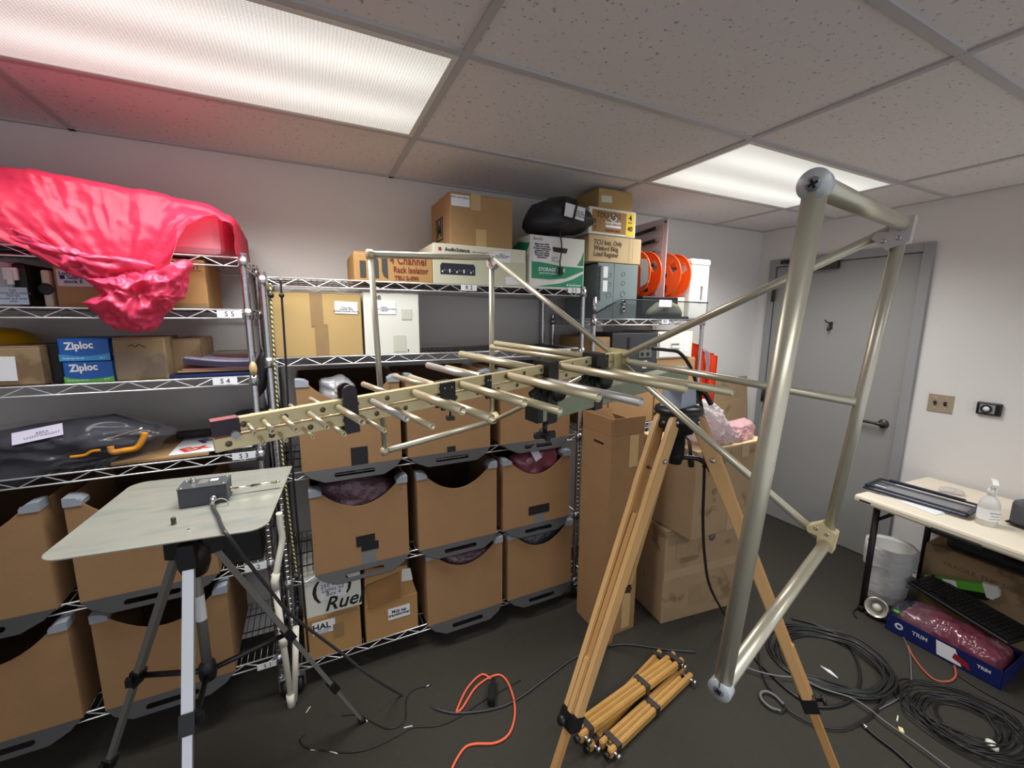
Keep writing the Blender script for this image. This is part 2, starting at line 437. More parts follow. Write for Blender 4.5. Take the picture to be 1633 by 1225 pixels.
for i in range(len(xs)-1):
    for j in range(len(ys)-1):
        x0,x1,y0,y1 = xs[i],xs[i+1],ys[j],ys[j+1]
        if any(abs(x0-a) < .02 and abs(y0-b) < .02 for a,b in LIGHTS): continue
        w, d = x1-x0, y1-y0; key = (round(w,3), round(d,3))
        if key not in tile_mesh:
            bm = nb(); bx(bm, (-w/2+.004,-d/2+.004,0), (w/2-.004,d/2-.004,.015)); me = bpy.data.meshes.new('ceiling_tile'); bmesh.ops.recalc_face_normals(bm, faces=bm.faces[:]); bm.to_mesh(me); bm.free(); me.materials.append(TILEM); tile_mesh[key] = me
        o = obj('ceiling_tile', tile_mesh[key], None, ceil_); o.location = ((x0+x1)/2,(y0+y1)/2,H+.006)
for x in gx:
    bm = nb(); bx(bm, (x-.012,YF,H-.001), (x+.012,0,H+.008)); obj('ceiling_grid_bar', bm, GRIDM, ceil_)
for y in gy:
    bm = nb(); bx(bm, (XL,y-.012,H-.0004), (XR,y+.012,H+.0085)); obj('ceiling_grid_bar', bm, GRIDM, ceil_)
for lo, hi in (((XL,-.02,H-.001),(XR,0,H+.02)), ((XR-.02,YF,H-.001),(XR,-.02,H+.02))):
    bm = nb(); bx(bm, lo, hi); obj('ceiling_wall_angle', bm, GRIDM, ceil_)
LL = ['fluorescent ceiling light nearest the red bag, on the left', 'fluorescent ceiling light over the door side, beyond the antenna', 'added unseen fluorescent light for fill in the row behind, left column', 'added unseen fluorescent light for fill in the row behind, right column']
for (a,b), lb in zip(LIGHTS, LL):
    t = thing('ceiling_light', lb, 'ceiling light', (a+T, b+T/2, H), 0, 'recessed fluorescent ceiling lights')
    bm = nb(); bx(bm, (-T+.03,-T/2+.03,.001), (T-.03,T/2-.03,.005)); obj('lens', bm, LENSM, t)
    bm = nb()
    for lo,hi in (((-T+.013,-T/2+.013,-.002),(T-.013,-T/2+.03,.02)),((-T+.013,T/2-.03,-.002),(T-.013,T/2-.013,.02)),((-T+.013,-T/2+.03,-.002),(-T+.03,T/2-.03,.02)),((T-.03,-T/2+.03,-.002),(T-.013,T/2-.03,.02))): bx(bm, lo, hi)
    obj('lens_frame', bm, WHITEP, t)
    bm = nb(); bx(bm, (-T+.02,-T/2+.02,.02), (T-.02,T/2-.02,.07)); obj('housing', bm, WHITEP, t)
    ld_ = bpy.data.lights.new('fluorescent_tubes','AREA'); ld_.shape = 'RECTANGLE'; ld_.size = 1.15; ld_.size_y = .54; ld_.energy = LAMP_WATTS; ld_.color = (.985,.99,.965); ld_.spread = math.radians(136)
    lo_ = bpy.data.objects.new('fluorescent_tubes', ld_); COL.objects.link(lo_); lo_.parent = t; lo_.location = (0,0,-.004)

# door_1 on the right wall
DY0, DY1, DH = -.157, -1.067, 2.09
dr = bpy.data.objects.new('door_1', None); COL.objects.link(dr); dr['kind'] = 'structure'; dr.location = (XR,(DY0+DY1)/2,0); WM[dr.name] = Mx.Translation(dr.location)
bm = nb(); bx(bm, (XR-.012,DY1+.004,.008), (XR-.0005,DY0-.004,DH-.004)); obj('door_panel', bm, DOORM, dr, True)
for lo,hi in (((XR-.03,DY0,0),(XR-.0005,DY0+.052,DH+.055)), ((XR-.03,DY1-.052,0),(XR-.0005,DY1,DH+.055)), ((XR-.0302,DY1,DH),(XR-.0005,DY0,DH+.055))):
    bm = nb(); bx(bm, lo, hi, bev=.003); obj('door_frame', bm, FRAMEM, dr, True)
bm = nb(); bx(bm, (XR-.0128,DY1+.0005,.005),(XR-.0006,DY1+.004,DH)); bx(bm, (XR-.0128,DY0-.004,.005),(XR-.0006,DY0-.0005,DH)); bx(bm, (XR-.0128,DY1,DH-.0045),(XR-.0006,DY0,DH-.0005)); obj('door_gap', bm, BLACKR, dr, True)
hz = PX(1408,676,XR-.02)
bm = nb(); lathe(bm, [(0,0),(.03,0),(.03,.006),(.026,.012),(.012,.014),(.012,.045),(0,.045)], Mx.Translation((XR-.012,hz.y,hz.z)) @ Mx.Rotation(-PI/2,4,'Y')); 
hd = obj('door_handle', bm, BROWNP, dr, True)
bm = nb(); tube(bm, smooth_path([(XR-.052,hz.y,hz.z),(XR-.056,hz.y+.03,hz.z),(XR-.056,hz.y+.08,hz.z+.002),(XR-.05,hz.y+.125,hz.z-.002)],4), [.011]*4+[.009]*8+[.008], 10); obj('lever', bm, BROWNP, hd, True)
for px,py in ((1237,470),(1221,630)):
    q = PX(px,py,XR-.03); bm = nb(); tube(bm, [(XR-.034,DY0+.002,q.z-.055),(XR-.034,DY0+.002,q.z+.055)], .008, 8); bx(bm, (XR-.034,DY0-.02,q.z-.05),(XR-.0305,DY0+.01,q.z+.05)); obj('hinge', bm, BROWNP, dr, True)
q = PX(1325,520,XR-.012)
bm = nb(); bx(bm, (XR-.016,q.y-.012,q.z-.025),(XR-.011,q.y+.012,q.z+.03)); tube(bm, smooth_path([(XR-.016,q.y,q.z+.02),(XR-.05,q.y+.01,q.z+.028),(XR-.06,q.y+.02,q.z+.045)],4), .005, 8); tube(bm, smooth_path([(XR-.016,q.y,q.z-.015),(XR-.045,q.y,q.z-.035),(XR-.055,q.y,q.z-.01)],4), .005, 8); tag(obj('coat_hook', bm, BROWNP), 'small bronze coat hook on the upper middle of the grey door', 'hook')
a, b = PX(1262,430,XR-.03), PX(1339,418,XR-.03)
dc = thing('door_closer', 'dark bronze closer box and arm at the top of the grey door', 'door closer', (XR-.05,(a.y+b.y)/2,2.03))
bm = nb(); bx(bm, (XR-.06,b.y,2.035),(XR-.0125,a.y,2.085), bev=.006); obj('body', bm, BROWNP, dc, True)
bm = nb(); tube(bm, [(XR-.04,a.y-.03,2.086),(XR-.05,a.y+.05,2.12),(XR-.032,a.y+.05,2.12)], .008, 6); obj('arm', bm, BROWNP, dc, True)
bm = nb(); bx(bm, (XR-.04,a.y+.02,2.105),(XR-.0305,a.y+.085,2.135)); obj('shoe', bm, BROWNP, dc, True)
# light switch and dark wall dial
c = PX(1500,643,XR)
sw = thing('light_switch', 'steel two-gang light switch plate on the wall right of the door', 'light switch', (XR,c.y,c.z))
bm = nb(); bx(bm, (XR-.006,c.y-.058,c.z-.057),(XR-.0003,c.y+.058,c.z+.057), bev=.003); obj('plate', bm, mat('champagne_steel',(186,172,150),.4,.4), sw, True)
for s in (-1,1):
    bm = nb(); bx(bm, (-.006,-.0055,-.012),(.0,.0055,.012)); bx(bm, (-.016,-.004,-.002),(0,.004,.012)); bm.transform(Mx.Translation((XR-.006,c.y+s*.023,c.z))); obj('toggle', bm, BROWNP, sw, True)
    for zz in (-.03,.03):
        bm = nb(); lathe(bm, [(0,.002),(.003,.0015),(.004,0)], Mx.Translation((XR-.006,c.y+s*.023,c.z+zz)) @ Mx.Rotation(-PI/2,4,'Y'), 8); obj('screw', bm, STEEL, sw, True)
c = PX(1578.5,652,XR)
wdl = thing('wall_dial', 'small black wall holder with a round grey dial beside the light switch', 'wall dial', (XR,c.y,c.z))
bm = nb(); bx(bm, (XR-.02,c.y-.05,c.z-.036),(XR-.0003,c.y+.05,c.z+.036), bev=.006); obj('holder', bm, BLACKP, wdl, True)
bm = nb(); bx(bm, (XR-.0225,c.y-.026,c.z-.025),(XR-.0195,c.y+.036,c.z+.025), bev=.001); obj('face_plate', bm, mat('mid_grey_plastic',(140,142,146),.5), wdl, True)
bm = nb(); M_ = Mx.Translation((XR-.0225,c.y+.008,c.z)) @ Mx.Rotation(-PI/2,4,'Y'); lathe(bm, [(.024,0),(.024,.003),(.016,.003),(.016,0)], M_, 20); obj('ring', bm, BLACKP, wdl, True)
bm = nb(); lathe(bm, [(.013,0),(.013,.002),(0,.003)], M_, 16); obj('dial', bm, PAPER, wdl, True)

# ------------------------------------------------------------------ wire shelf units
def lattice(bm, a, b, h=.032, pitch=.062):
    """two rails and a zigzag wire from a to b"""
    a, b = V(a), V(b); dn = V((0,0,-h)); L_ = (b-a).length; n = max(2,int(L_/pitch)); 
    tube(bm, [a,b], .0032, 6); tube(bm, [a+dn,b+dn], .0032, 6)
    p = [a+(b-a)*(i/n/1.0)*1.0+(dn if i%2 else V((0,0,0))) for i in range(n+1)]
    tube(bm, p, .0024, 5)
def shelf_unit(name, label, x0, x1, y0, y1, zs, zt, group, wheels=True, deck_m=None):
    t = thing(name, label, 'shelf unit', ((x0+x1)/2,(y0+y1)/2,0), 0, group)
    pm = None
    for x in (x0,x1):
        for y in (y0,y1):
            zb = .09 if wheels else .012
            if pm is None:
                prof = [(0,zb),(.0127,zb)]; z = zb+.02
                while z < zt-.02:
                    prof += [(.0127,z),(.0119,z+.0006),(.0119,z+.0022),(.0127,z+.0028)]; z += .0254
                prof += [(.0127,zt-.006),(.0135,zt-.005),(.0135,zt-.001),(.009,zt),(0,zt)]
                bm = nb(); lathe(bm, prof, None, 16, smooth=False); p = obj('post', bm, POSTM, t); pm = p.data
            else: p = obj('post', pm, None, t)
            p.location = (x-(x0+x1)/2, y-(y0+y1)/2, 0)
            if wheels:
                bm = nb(); lathe(bm, [(0,-.014),(.02,-.014),(.036,-.011),(.038,0),(.036,.011),(.02,.014),(0,.014)], Mx.Translation((.012,0,.038)) @ Mx.Rotation(PI/2,4,'Y'), 16); obj('caster_wheel', bm, BLACKR, p)
                bm = nb(); bx(bm, (-.012,-.016,.03),(-.006,.016,.082)); bx(bm, (.030,-.016,.03),(.036,.016,.082)); bx(bm, (-.012,-.018,.08),(.036,.018,.088)); lathe(bm, [(.016,.086),(.016,.1),(.013,.104)], None, 12); obj('caster_fork', bm, STEEL, p)
            else:
                bm = nb(); lathe(bm, [(0,0),(.016,0),(.016,.008),(.008,.012),(0,.012)], None, 12); obj('levelling_foot', bm, STEEL, p)
    cx, cy = (x0+x1)/2,(y0+y1)/2; hx, hy = (x1-x0)/2,(y1-y0)/2
    for z in zs:
        bm = nb()
        k = int(2*hx/.024)
        for i in range(1,k):
            x = -hx+2*hx*i/k
            tube(bm, [(x,-hy,z-.002),(x,hy,z-.002)], .0016, 4)
        for y in (-.12,0,.12): tube(bm, [(-hx,y,z-.005),(hx,y,z-.005)], .003, 5)
        sh = obj('shelf', bm, deck_m or DARKWIRE, t, kind='stuff')
        for a,b in (((-hx,-hy,z),(hx,-hy,z)),((-hx,hy,z),(hx,hy,z)),((-hx,-hy,z),(-hx,hy,z)),((hx,-hy,z),(hx,hy,z))):
            bm = nb(); lattice(bm, a, b); obj('rail_lattice', bm, CHROME, sh)
        for x in (-hx,hx):
            for y in (-hy,hy):
                bm = nb(); lathe(bm, [(.0128,-.036),(.019,-.036),(.0165,.004),(.0128,.004)], Mx.Translation((x,y,z)), 12); obj('corner_collar', bm, STEEL, sh)
    return t
def shelf_label(unit, px, py, text, y, w=.078, h=.027, cover=None):
    p = PY(px,py,y); bm = nb(); bx(bm, (p.x-w/2,y,p.z-h/2),(p.x+w/2,y+.003,p.z+h/2)); o = obj('shelf_label', bm, PAPER, unit, True)
    M_ = wmat(unit).inverted() @ face_M('front', (p.x,y-.0004,p.z)); txt(o, text, .026, INK, M_)
Y0, Y1 = -.46, -.03
LZ = [.206,.655,1.133,1.439,1.694,1.886]; MZ = [.125,.545,1.02,1.505,1.82]; RZ_ = [.13,1.03,1.665]
LX0, LX1, MX0, MX1, RX0, RX1 = -2.21, -.685, -.627, .868, .945, 1.803
LU = shelf_unit('shelf_unit', 'chrome wire shelf unit under the red bag, with shelves tagged S1 to S5', LX0, LX1, Y0, Y1, LZ, 1.905, 'chrome wire shelf units')
MU = shelf_unit('shelf_unit', 'chrome wire shelf unit in the middle holding rows of scoop-front bins', MX0, MX1, Y0, Y1, MZ, 1.838, 'chrome wire shelf units')
RU = shelf_unit('shelf_unit', 'chrome wire shelf unit near the corner holding grey enclosures and orange reels', RX0, RX1, Y0, Y1, RZ_, 1.69, 'chrome wire shelf units', wheels=False)
bm = nb(); tube(bm, [(RX0,Y0,1.68),(RX0,Y0,1.785)], .0127, 10); obj('post_extension', bm, POSTM, RU, True)
for px,py,s in ((366,501,'S 5'),(359,608,'S 4'),(389,727,'S 3'),(408,905,'S 2'),(427,1061,'S 1')): shelf_label(LU, px, py, s, -.472)
for px,py,s in ((748,459,'R 2'),(916,463,'S 5'),(900,560,'S 4')): shelf_label(MU, px, py, s, -.472)
shelf_label(RU, 1061, 513, 'R1', -.472, .06)
# ------------------------------------------------------------------ scoop-front bins
def make_bin(label, sag=.085):
    w, d, h = .41, .42, .385
    t = thing('storage_bin', label, 'box', (0,0,0), 0, 'cardboard bins with a scooped front')
    pts = [(-w/2,0),(w/2,0),(w/2,h),(w/2-.045,h)]
    for i in range(13):
        u = -1+2*i/12; pts.append((-(w/2-.045)*u, h-.012-sag*(1-u*u)))
    pts += [(-w/2+.045,h),(-w/2,h)]
    bm = nb(); prism(bm, pts, (0,-d/2,0), XA, ZA, (0,.004,0)); obj('front_panel', bm, CARDB, t)
    for s in (-1,1):
        bm = nb(); bx(bm, (min(s*w/2,s*(w/2-.004)),-d/2+.004,0),(max(s*w/2,s*(w/2-.004)),d/2,h)); obj('side_panel', bm, CARDB, t)
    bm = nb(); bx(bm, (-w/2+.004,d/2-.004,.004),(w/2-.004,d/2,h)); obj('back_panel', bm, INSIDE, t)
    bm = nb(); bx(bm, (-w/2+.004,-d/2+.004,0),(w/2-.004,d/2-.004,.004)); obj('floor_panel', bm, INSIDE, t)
    for s in (-1,1):
        bm = nb(); q = [(0,-.022),(.05,-.022),(.05,-.006),(.034,.006),(.012,.01),(0,.01)]
        q = [(s*(-w/2-.002+a), h+b) for a,b in q]
        prism(bm, q, (0,-d/2-.003,0), XA, ZA, (0,.06,0)); obj('corner_cap', bm, BINCAP, t)
    # hand-hole flap hanging under the front edge
    o = [(-w/2+.002,0),(w/2-.002,0),(w/2-.03,-.03),(w/2-.085,-.056),(-w/2+.085,-.056),(-w/2+.03,-.03)]
    hole = []
    for cx_, a0 in ((.075,-PI/2),(-.075,PI/2)):
        for i in range(7):
            a = a0+PI*i/6; hole.append((cx_+.009*math.cos(a), -.030+.009*math.sin(a)))
    bm = nb(); prism(bm, o, (0,-d/2-.001,.002), XA, V((0,.5,.866)), (0,-.002,.003), [hole]); obj('hand_flap', bm, BINTRAY, t)
    return t
BIN = None
def bin_at(x, z, label, y=-.49):
    global BIN
    if BIN is None: BIN = make_bin(label)
    return dup(BIN, (x, y+.21, z), 0, label)
def front_tape(b, x0, x1, z0, z1, m, name='tape', lay=1): deco(b, name, x0, x1, z0, z1, m, -.21-.0005*lay, th=.0008)
BZ = {1: MZ[2]+.004, 2: MZ[1]+.004, 3: MZ[0]+.004}
b = bin_at(-.337, BZ[1], 'scoop-front bin holding a clear bag, top row left, with a black tape square'); 
front_tape(b, -.012, .058, .001, .085, BTAPE)
M_ = face_M('front', (.165,-.211,.335)); txt(b, '5', .03, INKG, M_)
b = bin_at(.103, BZ[1], 'scoop-front bin in the middle of the top row, small black tape at its bottom'); front_tape(b, -.02, .022, .0, .032, BTAPE)
b = bin_at(.578, BZ[1], 'scoop-front bin at the right end of the top bin row, behind the green beam')
b = bin_at(-.318, BZ[2], 'scoop-front bin with stacked black and grey tape, above the hand-lettered white box')
front_tape(b, -.012, .052, .0, .075, GTAPE); front_tape(b, -.03, .052, .095, .145, BTAPE, lay=2); front_tape(b, -.01, .066, .068, .108, BTAPE, lay=3)
M_ = face_M('front', (.175,-.211,.34)); txt(b, '2', .02, INKG, M_)
b = bin_at(.139, BZ[2], 'plain scoop-front bin in the centre of the middle bin row')
b = bin_at(.588, BZ[2], 'scoop-front bin with a T of black and grey tape, right end of the middle row')
front_tape(b, -.022, .045, .0, .075, GTAPE); front_tape(b, -.055, .075, .058, .108, BTAPE, lay=2)
b = bin_at(.172, BZ[3], 'scoop-front bin on the bottom shelf beside the taped flap carton, purple bag inside')
b = bin_at(.617, BZ[3], 'scoop-front bin on the bottom shelf beside the tall open carton')
for x, z, lb in ((-1.065, LZ[1]+.004, 'scoop-front bin behind the metal plate, second shelf of the left unit'), (-1.535, LZ[1]+.004, 'scoop-front bin cut by the left picture edge, second shelf up'),
                 (-1.048, LZ[0]+.004, 'scoop-front bin behind the silver tripod legs, lowest shelf of the left unit'), (-1.52, LZ[0]+.004, 'scoop-front bin cut by the left picture edge, lowest shelf')):
    bin_at(x, z, lb)
for c in list(BIN.children): bpy.data.objects.remove(c)
bpy.data.objects.remove(BIN)
def bagin(name, label, pix, y, depth, m, seed, **k): tag(pxblob(name, pix, y, depth, m, seed=seed, **k), label, 'bag', 'plastic bags inside the bins')
bagin('plastic_bag', 'clear crumpled bag showing over the top row left bin', [(515,640),(512,606),(545,600),(562,612),(570,645)], -.40, .06, GREYF, 3, amp=.5, f=14)
bagin('plastic_bag', 'grey and purple bag in the bin with stacked tape', [(515,830),(500,775),(555,752),(610,760),(640,775),(630,830)], -.40, .07, PURPF, 5, amp=.35, f=8)
bagin('plastic_bag', 'pinkish bag with a white tag in the bin right of the centre', [(815,770),(812,728),(840,712),(880,708),(890,730),(880,770)], -.40, .06, MAROON, 7, amp=.35, f=10)
bagin('plastic_bag', 'purple bag in the lowest bin beside the flap carton', [(705,930),(700,880),(740,870),(790,862),(785,915)], -.40, .06, PURPF, 9, amp=.35, f=10)
bagin('plastic_bag', 'dark bag in the lowest bin beside the tall carton', [(830,900),(825,852),(860,838),(895,830),(890,890)], -.40, .05, mat('dark_bag_film',(58,58,66),.25,b=1.,bs=30), 11, amp=.35, f=10)
p = PY(853,722,-.47); bm = nb(); bx(bm, (-.022,-.0005,-.045),(.022,.0005,.045)); bm.transform(Mx.Translation((p.x,-.478,p.z)) @ Mx.Rotation(-.5,4,'Y')); tag(obj('bag_tag', bm, LILAC), 'white paper tag on the pinkish bag in the bin right of centre', 'tag')
# ------------------------------------------------------------------ middle unit, bottom shelf, left: other cartons
z0 = MZ[0]
t = carton('taped_carton', 'worn brown carton under the hand-lettered white box, white label on its front', -.585, -.345, -.46, .30, z0, z0+.205, CARDO, tape=TAPE)
hw = .12; deco(t, 'label_sheet', -.085, .01, .12, .182, PAPER, -.15)
txt(t, 'HAL', .04, INK, face_M('front',(-.047,-.1515,.155)), bold=.001)
txt(t, 'Hammond Applied Labs\nIndustries', .011, INKG, face_M('front',(-.04,-.1515,.131)))
deco(t, 'tape_strip', -.02, .11, .188, .205, TAPE, -.1505); deco(t, 'tape_patch', .0, .045, .08, .15, TAPE, -.1505)
t = carton('white_box', 'white box with black hand lettering stacked on the worn brown carton', -.575, -.335, -.455, .28, z0+.206, z0+.206+.175, WHITEB, tape=None)
txt(t, 'Ruel', .095, INK, face_M('front',(.04,-.142,.045)), bold=.0012, shear=.35, squash=.95)
deco(t, 'note', -.055, .055, .075, .165, PAPER, -.141)
txt(t, '250 Watt\nLights x2\nBox 4', .026, INK, face_M('front',(0,-.1425,.12), .05), shear=.1)
txt(t, '(', .11, INK, face_M('front',(-.072,-.1415,.125)), bold=.002); txt(t, ')', .09, INK, face_M('front',(.068,-.1415,.13)), bold=.002)
x0, x1 = -.325, -.075
t = thing('open_flap_carton', 'brown carton with a raised taped flap and handwritten label, bottom shelf', 'box', ((x0+x1)/2,-.31,z0))
bm = nb(); bx(bm, (x0,-.46,z0),(x1,-.16,z0+.19), bev=.004); obj('body', bm, CARDO, t, True)
bm = nb(); prism(bm, [(x0+.002,z0+.19),(x1-.002,z0+.19),(x1-.045,z0+.345),(x0+.01,z0+.385)], (0,-.455,0), XA, V((0,.0,1)), (0,.28,0)); obj('upper_body', bm, CARDO, t, True)
bm = nb(); prism(bm, [(x0+.02,z0+.17),(x0+.17,z0+.19),(x0+.165,z0+.325),(x0+.012,z0+.30)], (0,-.461,0), XA, ZA, (0,-.004,0)); obj('folded_flap', bm, mat('flap_cardboard',(150,108,64),.8,n=.12,ns=8), t, True)
deco(t, 'label_sheet', -.02, .085, .085, .145, PAPER, -.1512); txt(t, 'Mult tap\ntransformer', .021, INK, face_M('front',(.033,-.153,.116)), bold=.0005)
bm = nb(); prism(bm, [(x1-.075,z0+.27),(x1-.02,z0+.265),(x1-.03,z0+.33),(x1-.07,z0+.335)], (0,-.4565,0), XA, ZA, (0,-.001,0)); obj('white_patch', bm, WHITEB, t, True)
# ------------------------------------------------------------------ middle unit, second shelf from top
z0 = MZ[3]
t = carton('large_carton', 'large brown carton with a white label, left end of the shelf above the bins', -.605, -.272, -.45, .36, z0, z0+.262, CARDT, tape=None)
deco(t, 'tape_strip', -.03, .015, .125, .262, TAPE, -.1805); deco(t, 'tape_strip', -.018, .03, 0, .135, TAPE, -.181)
deco(t, 'label_sheet', .062, .152, .178, .228, PAPER, -.181, rot=-.03)
txt(t, 'Three Axis\nAmplifier (5W)\nRadiated Immunity Test Set', .009, INK, face_M('front',(.107,-.1825,.196), -.03))
t = carton('white_carton', 'battered white carton right of the large brown carton', -.262, -.024, -.45, .34, z0, z0+.27, WHITEB, tape=None)
deco(t, 'label_sheet', -.088, .015, .178, .232, PAPER, -.171); txt(t, 'CAD-30\nBroadband Test System Antenna\ncable set', .008, INK, face_M('front',(-.035,-.1725,.2)))
deco(t, 'tape_patch', .0, .055, .012, .085, mat('clear_tape',(206,204,190),.25), -.1708); deco(t, 'tape_patch', .04, .085, .155, .20, MATS['clear_tape'], -.1708); txt(t, '#8', .026, INK, face_M('front',(-.06,-.1715,.248)))
txt(t, ',', .05, INK, face_M('front',(.065,-.1715,.03)))
# ------------------------------------------------------------------ on top of the middle unit
z0 = MZ[4]+.001
t = carton('isolator_carton', 'low brown carton with red marker writing, top left of the middle unit', -.292, .046, -.44, .3, z0, z0+.122, CARDO, tape=None)
G = mat('charcoal_print',(62,60,58),.7)
poly(t, 'printed_mark', [(-.145,.015),(-.12,.015),(-.12,.085),(-.145,.085)], G, -.1502)
poly(t, 'printed_mark', [(-.092,.015),(-.068,.015),(-.068,.09),(-.08,.108),(-.105,.112),(-.105,.085),(-.092,.083)], G, -.1502)
poly(t, 'printed_mark', [(-.03,.012),(-.03,.112),(-.055,.112),(-.055,.045),(-.048,.025)], G, -.1502)
txt(t, '4 Channel', .048, REDINK, face_M('front',(.06,-.152,.095)), bold=.0006, squash=.82); txt(t, 'Rack Isolator', .036, REDINK, face_M('front',(.07,-.152,.055)), bold=.0006, squash=.8)
txt(t, 'TEU 2-090', .024, REDINK, face_M('front',(.05,-.152,.02)), bold=.0006); txt(t, 'Sound', .018, INKG, face_M('front',(.1,-.152,.118)))
t = carton('equipment_box', 'wide cream equipment box with a printed amplifier picture under the large taped carton', .048, .52, -.45, .36, z0, z0+.182, CREAMB, tape=None, flaps=False)
poly(t, 'lower_panel', [(-.236,.004),(.236,.004),(.236,.118),(-.236,.126)], CREAMD, -.1802)
poly(t, 'red_edge', [(-.236,.1265),(-.05,.121),(-.1,.128),(-.236,.132)], mat('red_print',(176,40,44),.5), -.1804)
bm = nb(); bx(bm, (-.205,-.182,.045),(-.035,-.1808,.088)); bx(bm, (-.2,-.1818,.088),(-.04,-.1808,.096)); pic = obj('printed_device', bm, mat('device_print',(40,38,52),.4), t)
for i in range(14):
    bm = nb(); bx(bm, (-.198+i*.0115,-.1827,.054+.006*(i%3)),(-.192+i*.0115,-.182,.062+.008*(i%2))); obj('printed_socket', bm, INKG if i%3 else PAPER, pic)
deco(t, 'logo_mark', -.212, -.198, .15, .164, mat('red_print',(176,40,44),.5), -.1805)
txt(t, 'AudioScience', .022, mat('dark_print',(60,54,54),.6), face_M('front',(-.182,-.182,.157)), align='LEFT', bold=.0006); txt(t, 'digital recording specialists', .008, INKG, face_M('front',(-.05,-.182,.154)), align='LEFT')
deco(t, 'label_sheet', .06, .15, .115, .165, PAPER, -.1815); txt(t, 'DSA-1A\nAudio Interface Adapter\nsystem cable set', .0085, INK, face_M('front',(.105,-.183,.145)))
deco(t, 'label_sheet', .125, .2, .012, .05, PAPER, -.1815, rot=.08)
deco(t, 'tape_strip', -.236, .236, .113, .1165, INKG, -.1805, th=.0003)
t = carton('tall_carton', 'large brown carton with a dark printed mark, stacked on the cream equipment box', .14, .46, -.42, .32, z0+.183, z0+.183+.238, CARD, tape=TAPET)
deco(t, 'label_sheet', -.155, -.065, .175, .225, PAPER, -.161); txt(t, 'EATI main adapter', .012, INK, face_M('front',(-.11,-.1625,.214)))
deco(t, 'tape_strip', -.06, -.01, .165, .238, TAPET, -.161); deco(t, 'tape_strip', -.035, .02, 0, .082, TAPET, -.161)
bm = nb(); prism(bm, [(-.075,.04),(.045,.04),(.045,.15),(-.075,.15)], (-.1602,0,0), YA*-1, ZA, (-.001,0,0), [[(-.063,.05),(.033,.05),(.033,.14),(-.063,.14)]]); obj('printed_mark', bm, G, t)
txt(t, 'M', .11, G, face_M('left',(-.161,.015,.094)), bold=.003)
# storage box
t = carton('storage_box', 'green and white storage box under the black bag', .543, .875, -.45, .38, z0, z0+.262, STWHITE, tape=None, flaps=False)
poly(t, 'green_band', [(-.155,.05),(-.05,.046),(.05,.056),(.16,.098),(.16,.115),(.02,.117),(-.155,.135)], STGREEN, -.1902)
poly(t, 'green_band', [(-.12,.01),(.16,.01),(.16,.085),(.1,.055),(.02,.03)], STGREEN, -.1902)
poly(t, 'green_band', [(.12,.125),(.16,.125),(.16,.20),(.145,.16)], STGREEN, -.1902)
bm = nb(); prism(bm, [(-.12,.05),(.0,.05),(.1,.12),(.19,.22),(.06,.245),(-.1,.19)], (-.1663,0,0), YA*-1, ZA, (-.0005,0,0)); obj('green_side_print', bm, STGREEN, t)
txt(t, 'STORAGE BOX', .024, PAPER, face_M('front',(-.035,-.1915,.095)), bold=.0008); txt(t, 'HEAVY DUTY LEGAL SIZE', .011, PAPER, face_M('front',(-.05,-.1915,.076)), bold=.0003)
txt(t, '▲ Recollections', .014, PAPER, face_M('front',(.1,-.1915,.022)), bold=.0004)
txt(t, 'Contents\nDept\nDestroy Date', .011, INKG, face_M('front',(-.045,-.1905,.15)), align='LEFT')
deco(t, 'note', -.152, -.04, .13, .255, PAPER, -.191, rot=-.02); txt(t, 'Box #12', .02, INK, face_M('front',(-.12,-.1925,.243)), squash=.8)
txt(t, 'Male micro BNC\nCable set, probes\n50 ohm terminators\nadapters (7 mm)\nfiber parts (misc)\nNetwork cables\nattenuators', .0125, INK, face_M('front',(-.097,-.1925,.186)), bold=.0004)
bm = nb(); prism(bm, [(-.03,.187),(.05,.182),(.058,.207),(-.035,.21)], (0,-.1905,0), XA, ZA, (0,-.0012,0)); obj('hand_hole', bm, BLACKR, t)
# black bag lying on the storage box with its hanging plug
bagt = thing('black_bag', 'lumpy black bag with a white strapped tag on the storage box', 'bag', (.74,-.27,z0+.262))
pxblob('body', [(834,370),(836,350),(850,328),(880,318),(902,320),(912,335),(934,345),(937,368),(915,373),(870,374)], -.36, .13, FABRIC, bagt, amp=.22, f=9, seed=21)
p = PY(917,338,-.512); bm = nb(); bx(bm, (-.06,0,-.032),(.06,.0015,.032)); bm.transform(Mx.Translation(p) @ Mx.Rotation(.12,4,'Y')); tg = obj('tag_card', bm, PAPER, bagt, True)
bm = nb(); bx(bm, (-.006,-.003,-.05),(.006,0,.05)); bm.transform(Mx.Translation(p) @ Mx.Rotation(.25,4,'Y')); obj('strap', bm, BLACKP, bagt, True)
txt(tg, 'Probe Kit\nModel 7405\nnear field set', .013, INK, wmat(tg).inverted() @ Mx.Translation(p+V((0,-.0008,0))) @ Mx.Rotation(.12,4,'Y') @ face_M('front',(.025,0,-.004)))
ct = thing('power_cord', 'black power cord with a plug hanging down the storage box front', 'cord', (.74,-.46,z0))
pp = [PY(a,b,y) for a,b,y in ((890,362,-.45),(893,372,-.463),(896,395,-.463),(893,418,-.463),(894,426,-.463))]
bm = nb(); tube(bm, smooth_path(pp,5), .0035, 8); obj('wire', bm, CABLEM, ct, True)
p = PY(894,432,-.463); bm = nb(); bx(bm, (p.x-.011,-.472,p.z-.02),(p.x+.011,-.454,p.z+.02), bev=.004); bx(bm, (p.x-.007,-.464,p.z-.032),(p.x-.005,-.462,p.z-.019)); bx(bm, (p.x+.005,-.464,p.z-.032),(p.x+.007,-.462,p.z-.019)); obj('plug', bm, BLACKP, ct, True)
